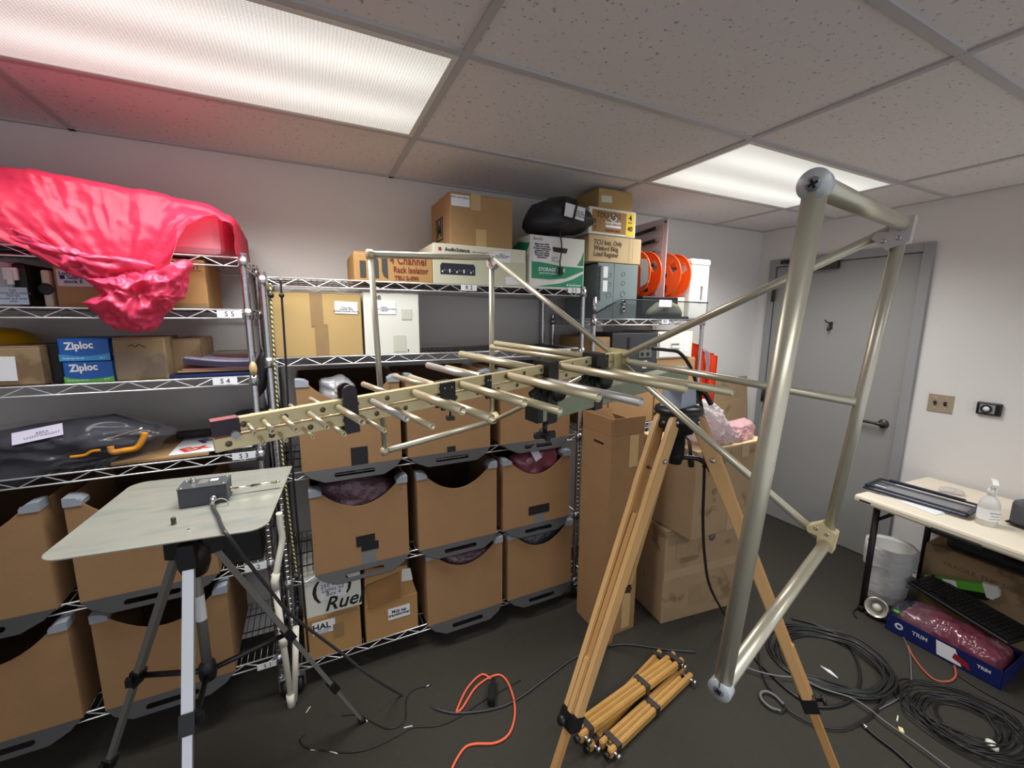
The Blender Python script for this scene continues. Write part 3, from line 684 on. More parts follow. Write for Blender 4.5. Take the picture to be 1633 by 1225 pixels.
# ------------------------------------------------------------------ right unit
z0 = RZ_[2]+.002
eg = 'grey electrical enclosures'
for i,(x0,x1,lb) in enumerate(((.965,1.072,'narrow grey electrical enclosure with spiral wire ties, left of its twin'),(1.078,1.245,'wider grey electrical enclosure with a column of knockouts under the marker-written carton'))):
    t = thing('electrical_enclosure', lb, 'enclosure', ((x0+x1)/2,-.33,z0), 0, eg)
    w = x1-x0; bm = nb(); bx(bm, (-w/2,-.12,0),(w/2,.2,.3), bev=.004); obj('body', bm, ENCL, t)
    bm = nb(); bx(bm, (-w/2-.002,-.126,-.0),(w/2+.002,-.12,.303), bev=.001); obj('cover', bm, ENCL, t)
    for zz in ((.24,.19,.13,.06) if i==0 else (.25,.20,.14)):
        bm = nb(); r = .017 if zz < .15 else .013; lathe(bm, [(r-.002,0),(r-.002,.0012),(r,.0012),(r,0)], Mx.Translation((w/2-.03 if i==0 else -.02,-.126,zz)) @ Mx.Rotation(PI/2,4,'X'), 18); obj('knockout', bm, KNOCK, t)
    if i == 1:
        for zz in (.095,.055):
            bm = nb(); M_ = Mx.Translation((-.012,-.126,zz)) @ Mx.Rotation(PI/2,4,'X'); lathe(bm, [(.016,0),(.016,.01),(.009,.01),(.009,0)], M_, 16); obj('cable_gland', bm, STEEL, t)
            bm = nb(); lathe(bm, [(.0088,.004),(0,.004)], M_, 12); obj('gland_bore', bm, BLACKR, t)
    else:
        for zz in (.255,.18): deco(t, 'label_sheet', -.02, .012, zz-.03, zz+.03, PAPER, -.1265)
        bm = nb(); pts = []
        for k in range(140): a = k*.7; pts.append((-.045+.008*math.cos(a), -.13+.006*math.sin(a), .10+.19*k/140))
        tube(bm, pts, .0025, 5); obj('spiral_wrap', bm, BLACKP, t)
z1 = z0+.303
t = carton('marker_carton', 'brown carton with three lines of marker writing above the grey enclosures', .90, 1.268, -.45, .3, 1.975, 2.116, CARDP, tape=None)
txt(t, 'TCU Inst. Only\nWinford Bldg\nLoad Register', .036, mat('brown_ink',(98,72,48),.7), face_M('front',(-.15,-.1515,.072)), align='LEFT', bold=.0005, squash=.85)
for x in (.09,.1,.12): deco(t, 'crease', x, x+.001, .005, .136, CARDG, -.1502, th=.0004)
t = carton('printed_carton', 'white-bordered brown carton with a yellow panel reading 4 and 40', .895, 1.218, -.45, .3, 2.119, 2.257, WHITEB, tape=None)
BR = mat('brown_print',(158,116,62),.6,n=.15,ns=30)
poly(t, 'brown_panel', [(-.14,.012),(.09,.012),(.09,.125),(-.14,.125)], BR, -.1502)
poly(t, 'yellow_panel', [(.092,.008),(.15,.008),(.15,.128),(.092,.128)], mat('yellow_print',(238,202,44),.5), -.1502)
txt(t, '4', .042, INK, face_M('front',(.12,-.152,.102)), bold=.001); txt(t, '40', .036, INK, face_M('front',(.12,-.152,.045)), bold=.001); txt(t, 'REAMS', .009, INK, face_M('front',(.12,-.152,.078)));
txt(t, 'TDU-KPG', .04, mat('brown_ink',(98,72,48),.7), face_M('front',(-.03,-.152,.1)), bold=.0008, squash=.95); txt(t, 'R', .03, MATS['brown_ink'], face_M('front',(-.12,-.152,.066)), bold=.001); txt(t, 'T', .03, MATS['brown_ink'], face_M('front',(-.12,-.152,.03)), bold=.001)
txt(t, 'Georgia-Pacific', .018, PAPER, face_M('front',(.0,-.152,.066)), bold=.0008); deco(t, 'white_bar', -.05, .055, .04, .053, PAPER, -.1512); txt(t, 'Recycled paper', .016, REDINK, face_M('front',(.0,-.152,.026)), bold=.0006)
poly(t, 'diamond_print', [(-.03,.09),(0,.068),(.03,.09),(.0,.112)], PAPER, -.1508); poly(t, 'diamond_print', [(-.022,.09),(0,.074),(.022,.09),(.0,.106)], INKG, -.151)
t = carton('small_tan_carton', 'small tan carton on top of the stack, touching the ceiling', .985, 1.222, -.41, .22, 2.259, 2.372, CARDT, tape=None)
deco(t, 'tape_patch', -.1, -.03, .04, .075, MATS['clear_tape'], -.1105, rot=.05)
# orange cable reels: flanges, barrel, wound cable
def reel(name, label, xa, xb, yc, zc, r, paper=False):
    t = thing(name, label, 'cable reel', ((xa+xb)/2,yc,zc-r), 0, 'orange plastic cable reels')
    circ = lambda rr,n=28: [(rr*math.cos(2*PI*i/n), rr*math.sin(2*PI*i/n)) for i in range(n)]
    holes = [[(.024*math.cos(2*PI*i/14), .024*math.sin(2*PI*i/14)) for i in range(14)]]
    for k in range(3):
        a = 2*PI*k/3+.5; c_, s_ = math.cos(a), math.sin(a); q = [(.063,-.028),(.108,-.028),(.108,.028),(.063,.028)]
        holes.append([(u*c_-v*s_, u*s_+v*c_) for u,v in q])
    for x in (xa,xb):
        bm = nb(); prism(bm, circ(r), (x,yc,zc), YA, ZA, (.004,0,0), holes); fl = obj('flange', bm, ORANGE, t, True)
        bm = nb(); lathe(bm, [(r-.004,-.003),(r+.001,-.003),(r+.001,.006),(r-.004,.006)], Mx.Translation((x,yc,zc)) @ Mx.Rotation(PI/2,4,'Y'), 32); obj('rim', bm, ORANGE, fl, True)
    bm = nb(); lathe(bm, [(.056,0),(.056,xb-xa-.006)], Mx.Translation((xa+.005,yc,zc)) @ Mx.Rotation(PI/2,4,'Y'), 24); obj('barrel', bm, BLACKP, t, True)
    if paper:
        bm = nb(); a0 = .75; q = [((.06+.06*u)*math.cos(a0+(v-.5)*1.1), (.06+.06*u)*math.sin(a0+(v-.5)*1.1)) for u,v in ((0,0),(1,0),(1,.5),(1,1),(0,1))]
        prism(bm, [(-.13,-.06),(-.06,-.085),(-.055,.085),(-.12,.075)], (xa-.0005,yc,zc), YA, ZA, (-.001,0,0)); obj('label_sheet', bm, PAPER, t, True)
    return t
rc = PY(1053,435,-.42); R_ = .138; yc = -.29; zc = 1.945
bm = nb(); bx(bm, (1.36,-.385,z0),(1.655,-.10,zc-R_-.002), bev=.004); tag(obj('black_tray', bm, BLACKP), 'black box under the orange cable reels on the corner shelf unit', 'box')
bm = nb(); bx(bm, (1.657,-.385,z0),(1.715,-.10,zc-R_-.002), bev=.004); tag(obj('pale_carton', bm, CREAMB), 'pale box under the right orange cable reel behind the guard', 'box')
xf = [PY(px,435,yc-R_).x for px in (1037,1055,1086,1102)]
reel('cable_reel', 'orange cable reel with a white label, left of the resistor panel', xf[0], xf[1], yc, zc, R_, True)
reel('cable_reel', 'orange cable reel right of the resistor panel, beside the white bin', xf[2], xf[3], yc, zc, R_)
# upright panel with black resistors
xp = (xf[1]+xf[2])/2+.01
t = thing('resistor_panel', 'upright pale panel with a column of black rod resistors between the reels', 'panel', (xp,-.2,z0))
bm = nb(); bx(bm, (xp,-.365,z0),(xp+.005,-.05,2.285)); obj('board', bm, mat('pale_panel',(206,200,204),.5), t, True)
bm = nb(); lathe(bm, [(0,0),(.008,0),(.008,.001),(0,.001)], Mx.Translation((xp,-.345,2.262)) @ Mx.Rotation(-PI/2,4,'Y'), 12); obj('corner_hole', bm, BLACKR, t, True)
for k in range(7):
    zz = 2.235-.075*k; bm = nb(); tube(bm, [(xp-.014,-.10,zz-.012),(xp-.014,-.29,zz)], .011, 10); rs_ = obj('resistor', bm, BLACKP, t, True)
    bm = nb(); tube(bm, [(xp-.014,-.29,zz),(xp-.014,-.302,zz)], .012, 10); tube(bm, [(xp-.014,-.302,zz),(xp-.014,-.33,zz+.002)], .003, 6); obj('end_fitting', bm, STEEL, rs_, True)
bm = nb(); tube(bm, smooth_path([(xp-.006,-.33,2.235),(xp-.008,-.345,2.18),(xp-.006,-.335,2.1),(xp-.008,-.34,1.98),(xp-.012,-.31,1.88),(xp-.02,-.33,1.76)],6), .0022, 5); obj('pink_wire', bm, mat('pink_wire_jacket',(226,140,150),.5), t, True)
# tall white bin
x0, x1 = PY(1103,430,-.40).x, PY(1132,430,-.40).x
t = thing('white_bin', 'tall white plastic bin with a slot handle at the right end of the top shelf', 'bin', ((x0+x1)/2,-.3,z0))
bm = nb(); bx(bm, (x0,-.40,z0),(x1,-.12,2.015), bev=.008); obj('body', bm, WHITEP, t, True)
bm = nb(); bx(bm, (x0-.004,-.406,2.01),(x1+.004,-.116,2.05), bev=.012); obj('lid', bm, WHITEP, t, True)
p = PY(1117,468,-.40); bm = nb(); prism(bm, [(-.018,-.055),(.018,-.055),(.018,.055),(-.018,.055)], (p.x,-.401,p.z), XA, ZA, (0,-.006,0), [[(-.011,-.045),(.011,-.045),(.011,.045),(-.011,.045)]]); obj('slot_handle', bm, WHITEP, t, True)
bm = nb(); bx(bm, (p.x-.011,-.4012,p.z-.045),(p.x+.011,-.4002,p.z+.045)); obj('slot_recess', bm, INKG, t, True)
# smoked acrylic guard, cloth bag, tag
t = thing('acrylic_guard', 'smoked clear guard standing along the front of the top shelf near the corner', 'guard', (1.4,-.478,z0))
a,b,c,d = [PY(px,py,-.48) for px,py in ((950,500),(990,477),(1129,483),(1128,509))]
bm = nb(); prism(bm, [(a.x,z0),(c.x,z0),(c.x,c.z),(b.x,b.z),(a.x,a.z)], (0,-.48,0), XA, ZA, (0,-.003,0)); obj('sheet', bm, SMOKE, t, True)
bm = nb(); tube(bm, [a,b,c], .004, 6); obj('edge_strip', bm, BLACKP, t, True)
p = PY(1061,484,-.485); bm = nb(); bx(bm, (p.x-.05,-.4865,p.z-.02),(p.x+.05,-.4855,p.z+.02)); obj('paper_tag', bm, PAPER, t, True)
bgt = thing('cloth_bag', 'olive cloth sandbag slumped on a black base behind the acrylic guard', 'bag', (1.5,-.4,z0))
pxblob('body', [(1028,506),(1032,496),(1045,484),(1062,480),(1076,486),(1088,506)], -.40, .06, STONE, bgt, amp=.2, f=12, seed=31)
p, q = PY(1028,505,-.41), PY(1088,507,-.41); bm = nb(); bx(bm, (p.x,-.462,z0),(q.x,-.35,z0+.018), bev=.004); obj('base', bm, BLACKR, bgt, True)
# lower level of the right unit
zb = RZ_[1]+.002
t = carton('lower_carton', 'brown carton under the black amplifier, behind the green beam', 1.08, 1.432, -.45, .36, zb, 1.328, CARD, group=None)
t = carton('shelf_carton', 'brown carton left of the black amplifier on the corner shelf unit', .96, 1.074, -.45, .36, zb, 1.565, CARD)
t = carton('drawer_base_carton', 'brown carton under the white drawer box on the corner shelf unit', 1.44, 1.775, -.452, .36, zb, 1.424, CARD)
x0, x1 = 1.08, 1.428
t = thing('amplifier', 'black amplifier case behind the antenna hub', 'amplifier', ((x0+x1)/2,-.28,1.329))
bm = nb(); bx(bm, (x0,-.46,1.329),(x1,-.12,1.585), bev=.004); obj('case', bm, mat('charcoal_case',(52,54,58),.55), t, True)
p = PY(1029,560,-.46); bm = nb(); bx(bm, (p.x-.05,-.4625,p.z-.04),(p.x+.05,-.4601,p.z+.045), bev=.0008); fp = obj('socket_plate', bm, mat('socket_plate_grey',(110,112,112),.4,.4), t, True)
for dx,dz in ((-.025,.02),(.02,.02),(-.025,-.018),(.02,-.018)):
    bm = nb(); bx(bm, (p.x+dx-.012,-.4635,p.z+dz-.01),(p.x+dx+.012,-.4625,p.z+dz+.01)); obj('socket', bm, BLACKP, fp, True)
p = PY(1028,582,-.46); bm = nb(); bx(bm, (p.x-.018,-.4615,p.z-.02),(p.x+.018,-.4601,p.z+.025)); obj('label_sheet', bm, PAPER, t, True)
bm = nb(); bx(bm, (x0+.11,-.462,1.36),(x0+.13,-.4601,1.56)); obj('side_rib', bm, BLACKP, t, True)
x0, x1 = 1.436, 1.735
t = thing('drawer_box', 'white drawer box with a recessed pull, behind the vest and the cable', 'drawer box', ((x0+x1)/2,-.28,1.425))
bm = nb(); bx(bm, (x0,-.452,1.425),(x1,-.12,1.592), bev=.003); obj('case', bm, CREAMB, t, True)
bm = nb(); bx(bm, (x0+.008,-.462,1.433),(x1-.03,-.4525,1.582), bev=.003); dw = obj('drawer', bm, WHITEP, t, True)
p = PY(1077,552,-.463); bm = nb(); bx(bm, (p.x-.045,-.464,p.z-.025),(p.x+.04,-.4622,p.z+.028), bev=.0008); obj('pull_plate', bm, CREAMB, dw, True)
bm = nb(); bx(bm, (p.x-.036,-.4648,p.z),(p.x+.03,-.464,p.z+.016)); obj('pull_recess', bm, INKG, dw, True)
bm = nb(); bx(bm, (p.x-.036,-.474,p.z-.014),(p.x+.03,-.464,p.z+.002), bev=.003); obj('pull', bm, WHITEP, dw, True)
p = PY(1095,548,-.463); bm = nb(); bx(bm, (p.x-.02,-.4632,p.z-.05),(p.x+.02,-.4622,p.z+.045)); obj('label_sheet', bm, PAPER, dw, True)
# hi-vis vest hanging on the right front post
vt = thing('safety_vest', 'orange hi-vis vest hanging at the right front post of the corner unit', 'vest', (1.87,-.44,1.09))
def cloth(name, pl, pr, m, y, amp, seed, parent, nx=10, n2=16, off=0., folds=9):
    bm = nb(); g = []
    for j in range(n2+1):
        t_ = j/n2; row = []
        for i in range(nx+1):
            s_ = i/nx
            def at(P): k = min(int(t_*(len(P)-1)), len(P)-2); f_ = t_*(len(P)-1)-k; return V(P[k])*(1-f_)+V(P[k+1])*f_
            p = at(pl)*(1-s_)+at(pr)*s_
            p.y += amp*math.sin(s_*folds+seed+t_*1.2)+off; row.append(bm.verts.new(p))
        g.append(row)
    for j in range(n2):
        for i in range(nx): bm.faces.new((g[j][i],g[j][i+1],g[j+1][i+1],g[j+1][i])).smooth = True
    r = bmesh.ops.solidify(bm, geom=bm.faces[:], thickness=.004)
    return obj(name, bm, m, parent, world=True)
P_ = lambda a,b: PY(a,b,-.44)
cloth('front_panel', [P_(1107,545),P_(1109,580),P_(1112,652)], [P_(1126,556),P_(1128,590),P_(1124,652)], HIVIS, -.45, .016, 0, vt, folds=9, off=.015)
cloth('front_panel', [P_(1134,562),P_(1133,590),P_(1127,645)], [P_(1145,568),P_(1141,600),P_(1136,652)], HIVIS, -.45, .014, 2, vt, folds=8, off=.01)
cloth('reflective_stripe', [P_(1126,556),P_(1129,580),P_(1128,600)], [P_(1134,562),P_(1134,580),P_(1131,602)], REFLECT, -.45, .003, 1, vt, folds=3, off=.012)
cloth('back_panel', [P_(1109,548),P_(1112,600),P_(1114,648)], [P_(1141,566),P_(1138,610),P_(1134,655)], HIVIS, -.45, .01, 1, vt, folds=9, off=.045)
cloth('dark_trim', [P_(1144,570),P_(1141,600),P_(1136,652)], [P_(1146,572),P_(1142,600),P_(1138,654)], BLACKP, -.45, .0, 1, vt, folds=1, off=.022)
# flattened cartons leaning behind
a,b = PY(1140,600,-.12), PY(1190,598,-.12)
t = thing('flat_cardboard', 'flattened cardboard leaning in the corner behind the vest', 'cardboard', ((a.x+b.x)/2,-.14,0))
bm = nb(); prism(bm, [(a.x-.15,0),(b.x,0),(b.x,b.z),(a.x-.15,b.z)], (0,-.25,0), XA, V((0,.11,.993)), (0,-.012,0)); obj('back_sheet', bm, CARDG, t, True)
bm = nb(); prism(bm, [(a.x-.1,0),(b.x-.06,0),(b.x-.05,b.z-.16),(a.x-.1,b.z-.2)], (0,-.275,0), XA, V((0,.11,.993)), (0,-.008,0)); obj('front_sheet', bm, CARDG, t, True)
# ------------------------------------------------------------------ left unit: S5 shelf
z0 = LZ[4]+.002
t = thing('instrument_case', 'pale grey portable instrument case with a white latch, left end of shelf S5', 'instrument case', (-1.38,-.3,z0))
bm = nb(); bx(bm, (-1.52,-.44,z0),(-1.315,-.16,z0+.145), bev=.022); obj('case', bm, mat('pale_instrument_grey',(170,176,184),.5), t, True)
bm = nb(); bx(bm, (-1.335,-.43,z0+.001),(-1.285,-.17,z0+.14), bev=.02); obj('dark_bumper', bm, BLACKR, t, True)
p = PY(22,437,-.442); bm = nb(); bx(bm, (p.x-.022,-.452,p.z-.02),(p.x+.012,-.4405,p.z+.02), bev=.003); bx(bm, (p.x-.013,-.457,p.z-.034),(p.x+.002,-.447,p.z+.01), bev=.002); obj('latch', bm, WHITEP, t, True)
p = PY(21,472,-.442); bm = nb(); bx(bm, (p.x-.036,-.4425,p.z-.027),(p.x+.034,-.4402,p.z+.027)); ls = obj('label_sheet', bm, mat('pale_blue_label',(186,204,222),.5), t, True)
txt(ls, 'THE\nMODULAR SOURCE\nTESTER\nmodel and serial\nplate', .0095, INKG, wmat(t).inverted() @ face_M('front',(p.x,-.4430,p.z)))
p0, p1 = PY(62,430,-.43), PY(86,488,-.43)
t = thing('tan_mount_plate', 'tan plate with a round black hole beside the grey instrument case', 'plate', ((p0.x+p1.x)/2,-.3,z0))
bm = nb(); bx(bm, (p0.x,-.43,z0),(p1.x,-.2,p0.z), bev=.006); obj('block', bm, mat('beige_plastic',(196,188,170),.6), t, True)
p = PY(73,461,-.431); bm = nb(); lathe(bm, [(0,0),(.019,0),(.019,.003),(.015,.004),(0,.004)], Mx.Translation((p.x,-.430,p.z)) @ Mx.Rotation(PI/2,4,'X'), 20); obj('black_port', bm, BLACKR, t, True)
x0, x1 = PY(87,450,-.42).x, PY(176,450,-.42).x
t = carton('noted_carton', 'brown carton with a handwritten note, half hidden by the red bag on shelf S5', x0, x1, -.42, .3, z0, z0+.14, CARD)
w = x1-x0; deco(t, 'note', -w/2+.008, w/2-.004, .07, .125, LILAC, -.151); txt(t, 'Loctite relief\n■ Salers machine\n  stock E', .016, INK, face_M('front',(-w/2+.014,-.1525,.098), .03), align='LEFT', bold=.0003)
x0, x1 = PY(264,450,-.43).x, PY(329,450,-.43).x
t = carton('arrow_carton', 'shiny taped brown carton with two up arrows at the right end of shelf S5', x0, x1, -.43, .30, z0, z0+.178, CARDO, tape=TAPE)
w = x1-x0
for s in (0,.012): 
    cx_ = w/2-.034+s
    poly(t, 'printed_arrow', [(cx_-.001,.142),(cx_+.001,.142),(cx_+.001,.158),(cx_+.005,.158),(cx_,.166),(cx_-.005,.158),(cx_-.001,.158)], INK, -.1502, .0006)
deco(t, 'printed_line', w/2-.044, w/2-.012, .137, .139, INK, -.1502, th=.0006); deco(t, 'tape_strip', -w/2, w/2, .0, .02, TAPE, -.1502)
# ------------------------------------------------------------------ red bag over a long case on the top
z0 = LZ[5]+.002
t = thing('red_plastic_bag', 'crumpled red plastic bag draped over a long case on top of the left shelf unit', 'bag', (-1.4,-.25,z0))
bm = nb(); bx(bm, (-2.15,-.43,z0),(-.748,-.08,z0+.165), bev=.03); obj('wrapped_case', bm, PINKC, t, True)
def pl_interp(P, x):
    for a,b in zip(P, P[1:]):
        if a[0] <= x <= b[0]: f = (x-a[0])/max(1e-9,b[0]-a[0]); return a[1]*(1-f)+b[1]*f
    return P[0][1] if x < P[0][0] else P[-1][1]
top = [(q.x,q.z) for q in [PY(a,b,-.43) for a,b in ((0,265),(60,272),(150,291),(230,303),(300,320),(335,328),(352,334))]]
top = [(-2.2,2.13)]+top
hem = [(q.x,q.z) for q in [PY(a,b,-.55) for a,b in ((0,378),(45,396),(90,425),(130,442),(165,452),(200,462),(245,455),(272,425),(285,385),(296,352),(320,342),(340,342),(352,352))]]
hem = [(-2.2,1.84)]+hem
bm = nb(); g = []; NX, NY = 190, 54
for i in range(NX+1):
    u = i/NX; x = -2.2+(2.2-.732)*u; row = []
    zt = pl_interp(top, x); zh = min(pl_interp(hem, x), zt-.01)
    e = max(0., (x+.80)/.07); rnd = 1-math.sqrt(max(0,1-min(1,e)**2))
    for j in range(NY+1):
        v = j/NY
        if v < .08: y = -.06; z = zt-.07*(1-v/.08)-.02
        elif v < .36: f_ = (v-.08)/.28; y = -.06-.36*f_; z = zt-.03*(1-f_)**2-.004
        elif v < .46: f_ = (v-.36)/.10; y = -.42-.035*math.sin(f_*PI/2); z = zt-.004-.028*(1-math.cos(f_*PI/2))
        else:
            f_ = (v-.46)/.54; y = -.455-.09*math.sin(min(1,f_*1.0)*PI/2)*min(1,(zt-zh)/.16); z = (zt-.032)*(1-f_)+zh*f_ if zh < zt-.034 else zt-.032-.004*f_
        z -= rnd*.022*(1 if v < .46 else max(0,1-(v-.46)*3))
        # diagonal drape folds gather toward the bunched mouth
        gx_, gz_ = -1.0, 1.72; ang = math.atan2(z-gz_, x-gx_); dist = math.hypot(x-gx_, z-gz_)
        sk = x*.55+z*.85          # creases run slantwise across the film
        fold = (1-abs(noise.noise(V((ang*4.5, dist*1.3, 3.1))))*2)*.014 + (1-abs(noise.noise(V((ang*11+sk*3, dist*5, 8.))))*2)*.008
        fold += ridge(V((sk*1.2,y*.6,(x-z)*.5)), 13, 4)*.006 + ridge(V((x,y,z)), 24, 2)*.0045 + ridge(V((sk*2,y,z)), 38, 5)*.0022
        k = min(1, max(0,(v-.34)/.1)); amp = .25+.75*k
        lf = (.03*math.sin(x*9+1)*max(0,(v-.5))*2) if v > .5 else 0
        row.append(bm.verts.new((x, y-fold*amp-lf*.4, z+fold*.35*(1-k)+(.012*noise.noise(V((x*14,0,5))) if v > .9 else 0))))
    g.append(row)
NE = 16; last = g[-1]
for k in range(1,NE+1):
    f_ = k/NE; row = []
    for j, v0 in enumerate(last):
        p = v0.co; z1 = 1.893+.012*noise.noise(V((0,p.y*9,2)))
        fz_ = f_**1.9; zz_ = p.z*(1-fz_)+min(p.z,z1)*fz_ if p.z > z1 else p.z
        row.append(bm.verts.new((p.x+.028*math.sin(min(1,f_*2.6)*PI/2)+ridge(V((f_*.2,p.y,zz_)),16,6)*.005, p.y+.02*f_*(1 if p.y < -.25 else -1)*(j/NY > .4), zz_)))
    g.append(row)
for i in range(len(g)-1):
    for j in range(NY):
        if (g[i+1][j].co-g[i][j+1].co).length > 1e-6: bm.faces.new((g[i][j],g[i+1][j],g[i+1][j+1],g[i][j+1])).smooth = True
bmesh.ops.solidify(bm, geom=bm.faces[:], thickness=.0012)
obj('draped_film', bm, REDBAG, t, True)
# gathered mouth of the bag hanging down the front
pxblob('gathered_mouth', [(150,446),(170,470),(146,482),(168,498),(180,514),(205,522),(235,524),(250,515),(272,480),(286,474),(296,440),(304,425),(290,418),(268,430),(235,440),(195,446)], -.51, .06, REDBAG, t, amp=.8, f=17, seed=14, nu=150, nv=60, fmul=(1,1,.8))
pxblob('film_fold', [(0,352),(40,370),(95,395),(150,408),(215,412),(262,425),(240,442),(170,448),(130,440),(90,424),(45,397),(0,378)], -.525, .035, REDBAG, t, amp=.8, f=19, seed=15, nu=180, nv=40, fmul=(.8,1,1.2))
# ------------------------------------------------------------------ S4 shelf
z0 = LZ[3]+.002
p = PY(0,538,-.3); t = thing('yellow_helmet', 'yellow rounded plastic object at the picture edge behind the papered carton', 'helmet', (p.x-.06,-.22,z0+.1))
bm = nb(); lathe(bm, [(.13,0),(.128,.03),(.11,.06),(.07,.08),(0,.088)], Mx.Translation((p.x-.075,-.2,z0+.10)), 20); obj('shell', bm, YELLOW, t, True)
bm = nb(); lathe(bm, [(.13,0),(.145,-.004),(.145,.0),(.13,.006)], Mx.Translation((p.x-.075,-.2,z0+.10)), 20); obj('brim', bm, YELLOW, t, True)
t = carton('papered_carton', 'brown carton with a blank white sheet at the left picture edge on shelf S4', -1.54, -1.284, -.44, .2, z0, z0+.128, CARDG, tape=None)
deco(t, 'paper_sheet', -.06, .068, .018, .098, PAPER, -.101, rot=-.03)
t = thing('dark_crate', 'black box standing behind the papered carton, left of the blue boxes', 'crate', (-1.28,-.25,z0))
bm = nb(); bx(bm, (-1.50,-.235,z0),(-1.262,-.06,z0+.1), bev=.004); obj('crate_low', bm, BLACKP, t, True)
bm = nb(); bx(bm, (-1.281,-.40,z0),(-1.25,-.24,z0+.135), bev=.004); obj('crate_end', bm, BLACKR, t, True)
ZB = 'stacked blue zip bag boxes'
def bagbox(lb, x0, x1, z, h, green):
    t = carton('bag_box', lb, x0, x1, -.445, .2, z, z+h, BLUE, flaps=False, tape=None, group=ZB); w = x1-x0
    if green: poly(t, 'green_wave', [(-w/2,.001),(w/2,.001),(w/2,.02)]+[(w/2-w*i/8,.02-.008*math.sin(PI*i/8)) for i in range(1,8)]+[(-w/2,.024)], GREENP, -.1004)
    else: poly(t, 'light_wave', [(-w/2,.001),(w/2,.001),(w/2,.026)]+[(w/2-w*i/8,.026-.010*math.sin(PI*i/8)) for i in range(1,8)]+[(-w/2,.024)], LBLUE, -.1004)
    txt(t, 'Ziploc', .034, PAPER, face_M('front',(-.012,-.1012,.052),.06), bold=.0012, squash=.82)
    txt(t, 'Storage bags with seal', .006, PAPER, face_M('front',(-.03,-.1014,.010)), bold=.0001); txt(t, '58 CT', .006, PAPER, face_M('front',(.045,-.1014,.010)), bold=.0001)
    for f_ in ('side_print',):
        bm = nb(); bx(bm, (w/2+.0002,-.085,.02),(w/2+.0008,.085,h-.015)); obj(f_, bm, LBLUE, t)
    return t
bagbox('lower blue zip bag box with a green wave, on shelf S4', -1.233, -1.104, z0, .074, True)
bagbox('upper blue zip bag box with a light blue wave, stacked on the green-waved one', -1.237, -1.107, z0+.075, .077, False)
t = carton('film_wrapped_carton', 'pale brown carton in torn clear film right of the blue zip bag boxes', -1.097, -.953, -.45, .2, z0, z0+.152, CARDG, tape=None)
bm = nb(); bx(bm, (-.0735,-.102,.01),(.0735,-.1006,.1)); 
for v in bm.verts: v.co.z += .01*noise.noise(v.co*30)
bmesh.ops.subdivide_edges(bm, edges=bm.edges[:], cuts=12, use_grid_fill=True)
for v in bm.verts: v.co.y -= abs(noise.noise(v.co*40))*.006; v.co.z += .012*noise.noise(v.co*25)
obj('film', bm, TFILM, t, smooth=True)
bm = nb(); tube(bm, smooth_path([(-.03,-.1006,.122),(-.02,-.1006,.128),(-.01,-.1006,.12),(0,-.1006,.128),(.012,-.1006,.121),(.018,-.1006,.117)],4), .0012, 5); obj('printed_mark', bm, INK, t)
carton('rear_carton', 'small film-covered carton behind the pale film-wrapped carton on shelf S4', -.955, -.865, -.36, .26, z0, z0+.142, CARDG)
# papers
zz = z0; names = [('magazine','blue magazine at the bottom of the paper pile on shelf S4',NAVY,.012,-.955,-.70,-.435),('folder','dark flat folder over the blue magazine in the paper pile',mat('dark_folder',(64,66,74),.5),.006,-.94,-.71,-.42),('cardboard_folder','tan card folder in the middle of the paper pile',CARDT,.006,-.93,-.70,-.43),('red_folder','pinkish red folder under the white sheets in the paper pile',mat('rose_folder',(196,128,128),.6),.008,-.915,-.7,-.43)]
for nm, lb, m, h, a, b, y in names:
    bm = nb(); bx(bm, (a,y,zz),(b,y+.3,zz+h), bev=.0015); tag(obj(nm, bm, m), lb, 'paper'); zz += h+.0005
t = thing('paper_stack', 'stack of white sheets curling up on the paper pile of shelf S4', 'paper', (-.8,-.3,zz))
for k in range(9):
    bm = nb(); g = []
    for i in range(13):
        x = -.912+.205*i/12+.002*(k%3); dz = .022*(1-i/12)**2
        g.append([bm.verts.new((x,-.44+.003*(k%2),zz+.0025*k+dz)), bm.verts.new((x,-.16,zz+.0025*k+dz))])
    for i in range(12): bm.faces.new((g[i][0],g[i+1][0],g[i+1][1],g[i][1]))
    bmesh.ops.solidify(bm, geom=bm.faces[:], thickness=.0016); obj('sheet', bm, LILAC, t, True)
zz += .024
bm = nb(); bx(bm, (-.875,-.27,zz),(-.705,-.08,zz+.007), bev=.0015); bm.transform(Mx.Identity(4)); tag(obj('brown_folder', bm, mat('rust_folder',(120,72,62),.6)), 'rust brown folder lying on the curled white sheets', 'paper')
bm = nb(); bx(bm, (-.85,-.25,zz+.0075),(-.72,-.1,zz+.02), bev=.002); tag(obj('grey_book', bm, mat('taupe_book',(126,112,104),.6)), 'taupe book on top of the paper pile on shelf S4', 'book')
# ------------------------------------------------------------------ S3 shelf
z0 = LZ[2]+.002
bm = nb(); bx(bm, (-1.15,-.445,z0),(-.86,-.08,z0+.012), bev=.002); tag(obj('cardboard_sheet', bm, CARD), 'flat brown cardboard under the clear bag on shelf S3', 'cardboard')
t = thing('courier_envelope', 'white courier envelope with red lettering on shelf S3 beside the cardboard', 'envelope', (-.85,-.3,z0))
bm = nb(); bx(bm, (-.985,-.44,z0+.0125),(-.715,-.10,z0+.0185), bev=.002); en = obj('envelope', bm, PAPER, t, True)
txt(t, 'Ex', .085, mat('red_orange_print',(226,60,44),.5), wmat(t).inverted() @ Mx.Translation((-.915,-.39,z0+.0195)) @ Mx.Rotation(.5,4,'Z'), bold=.003)
txt(t, 'Fed', .085, mat('purple_print',(72,40,120),.5), wmat(t).inverted() @ Mx.Translation((-.86,-.27,z0+.0195)) @ Mx.Rotation(.5,4,'Z'), bold=.003)
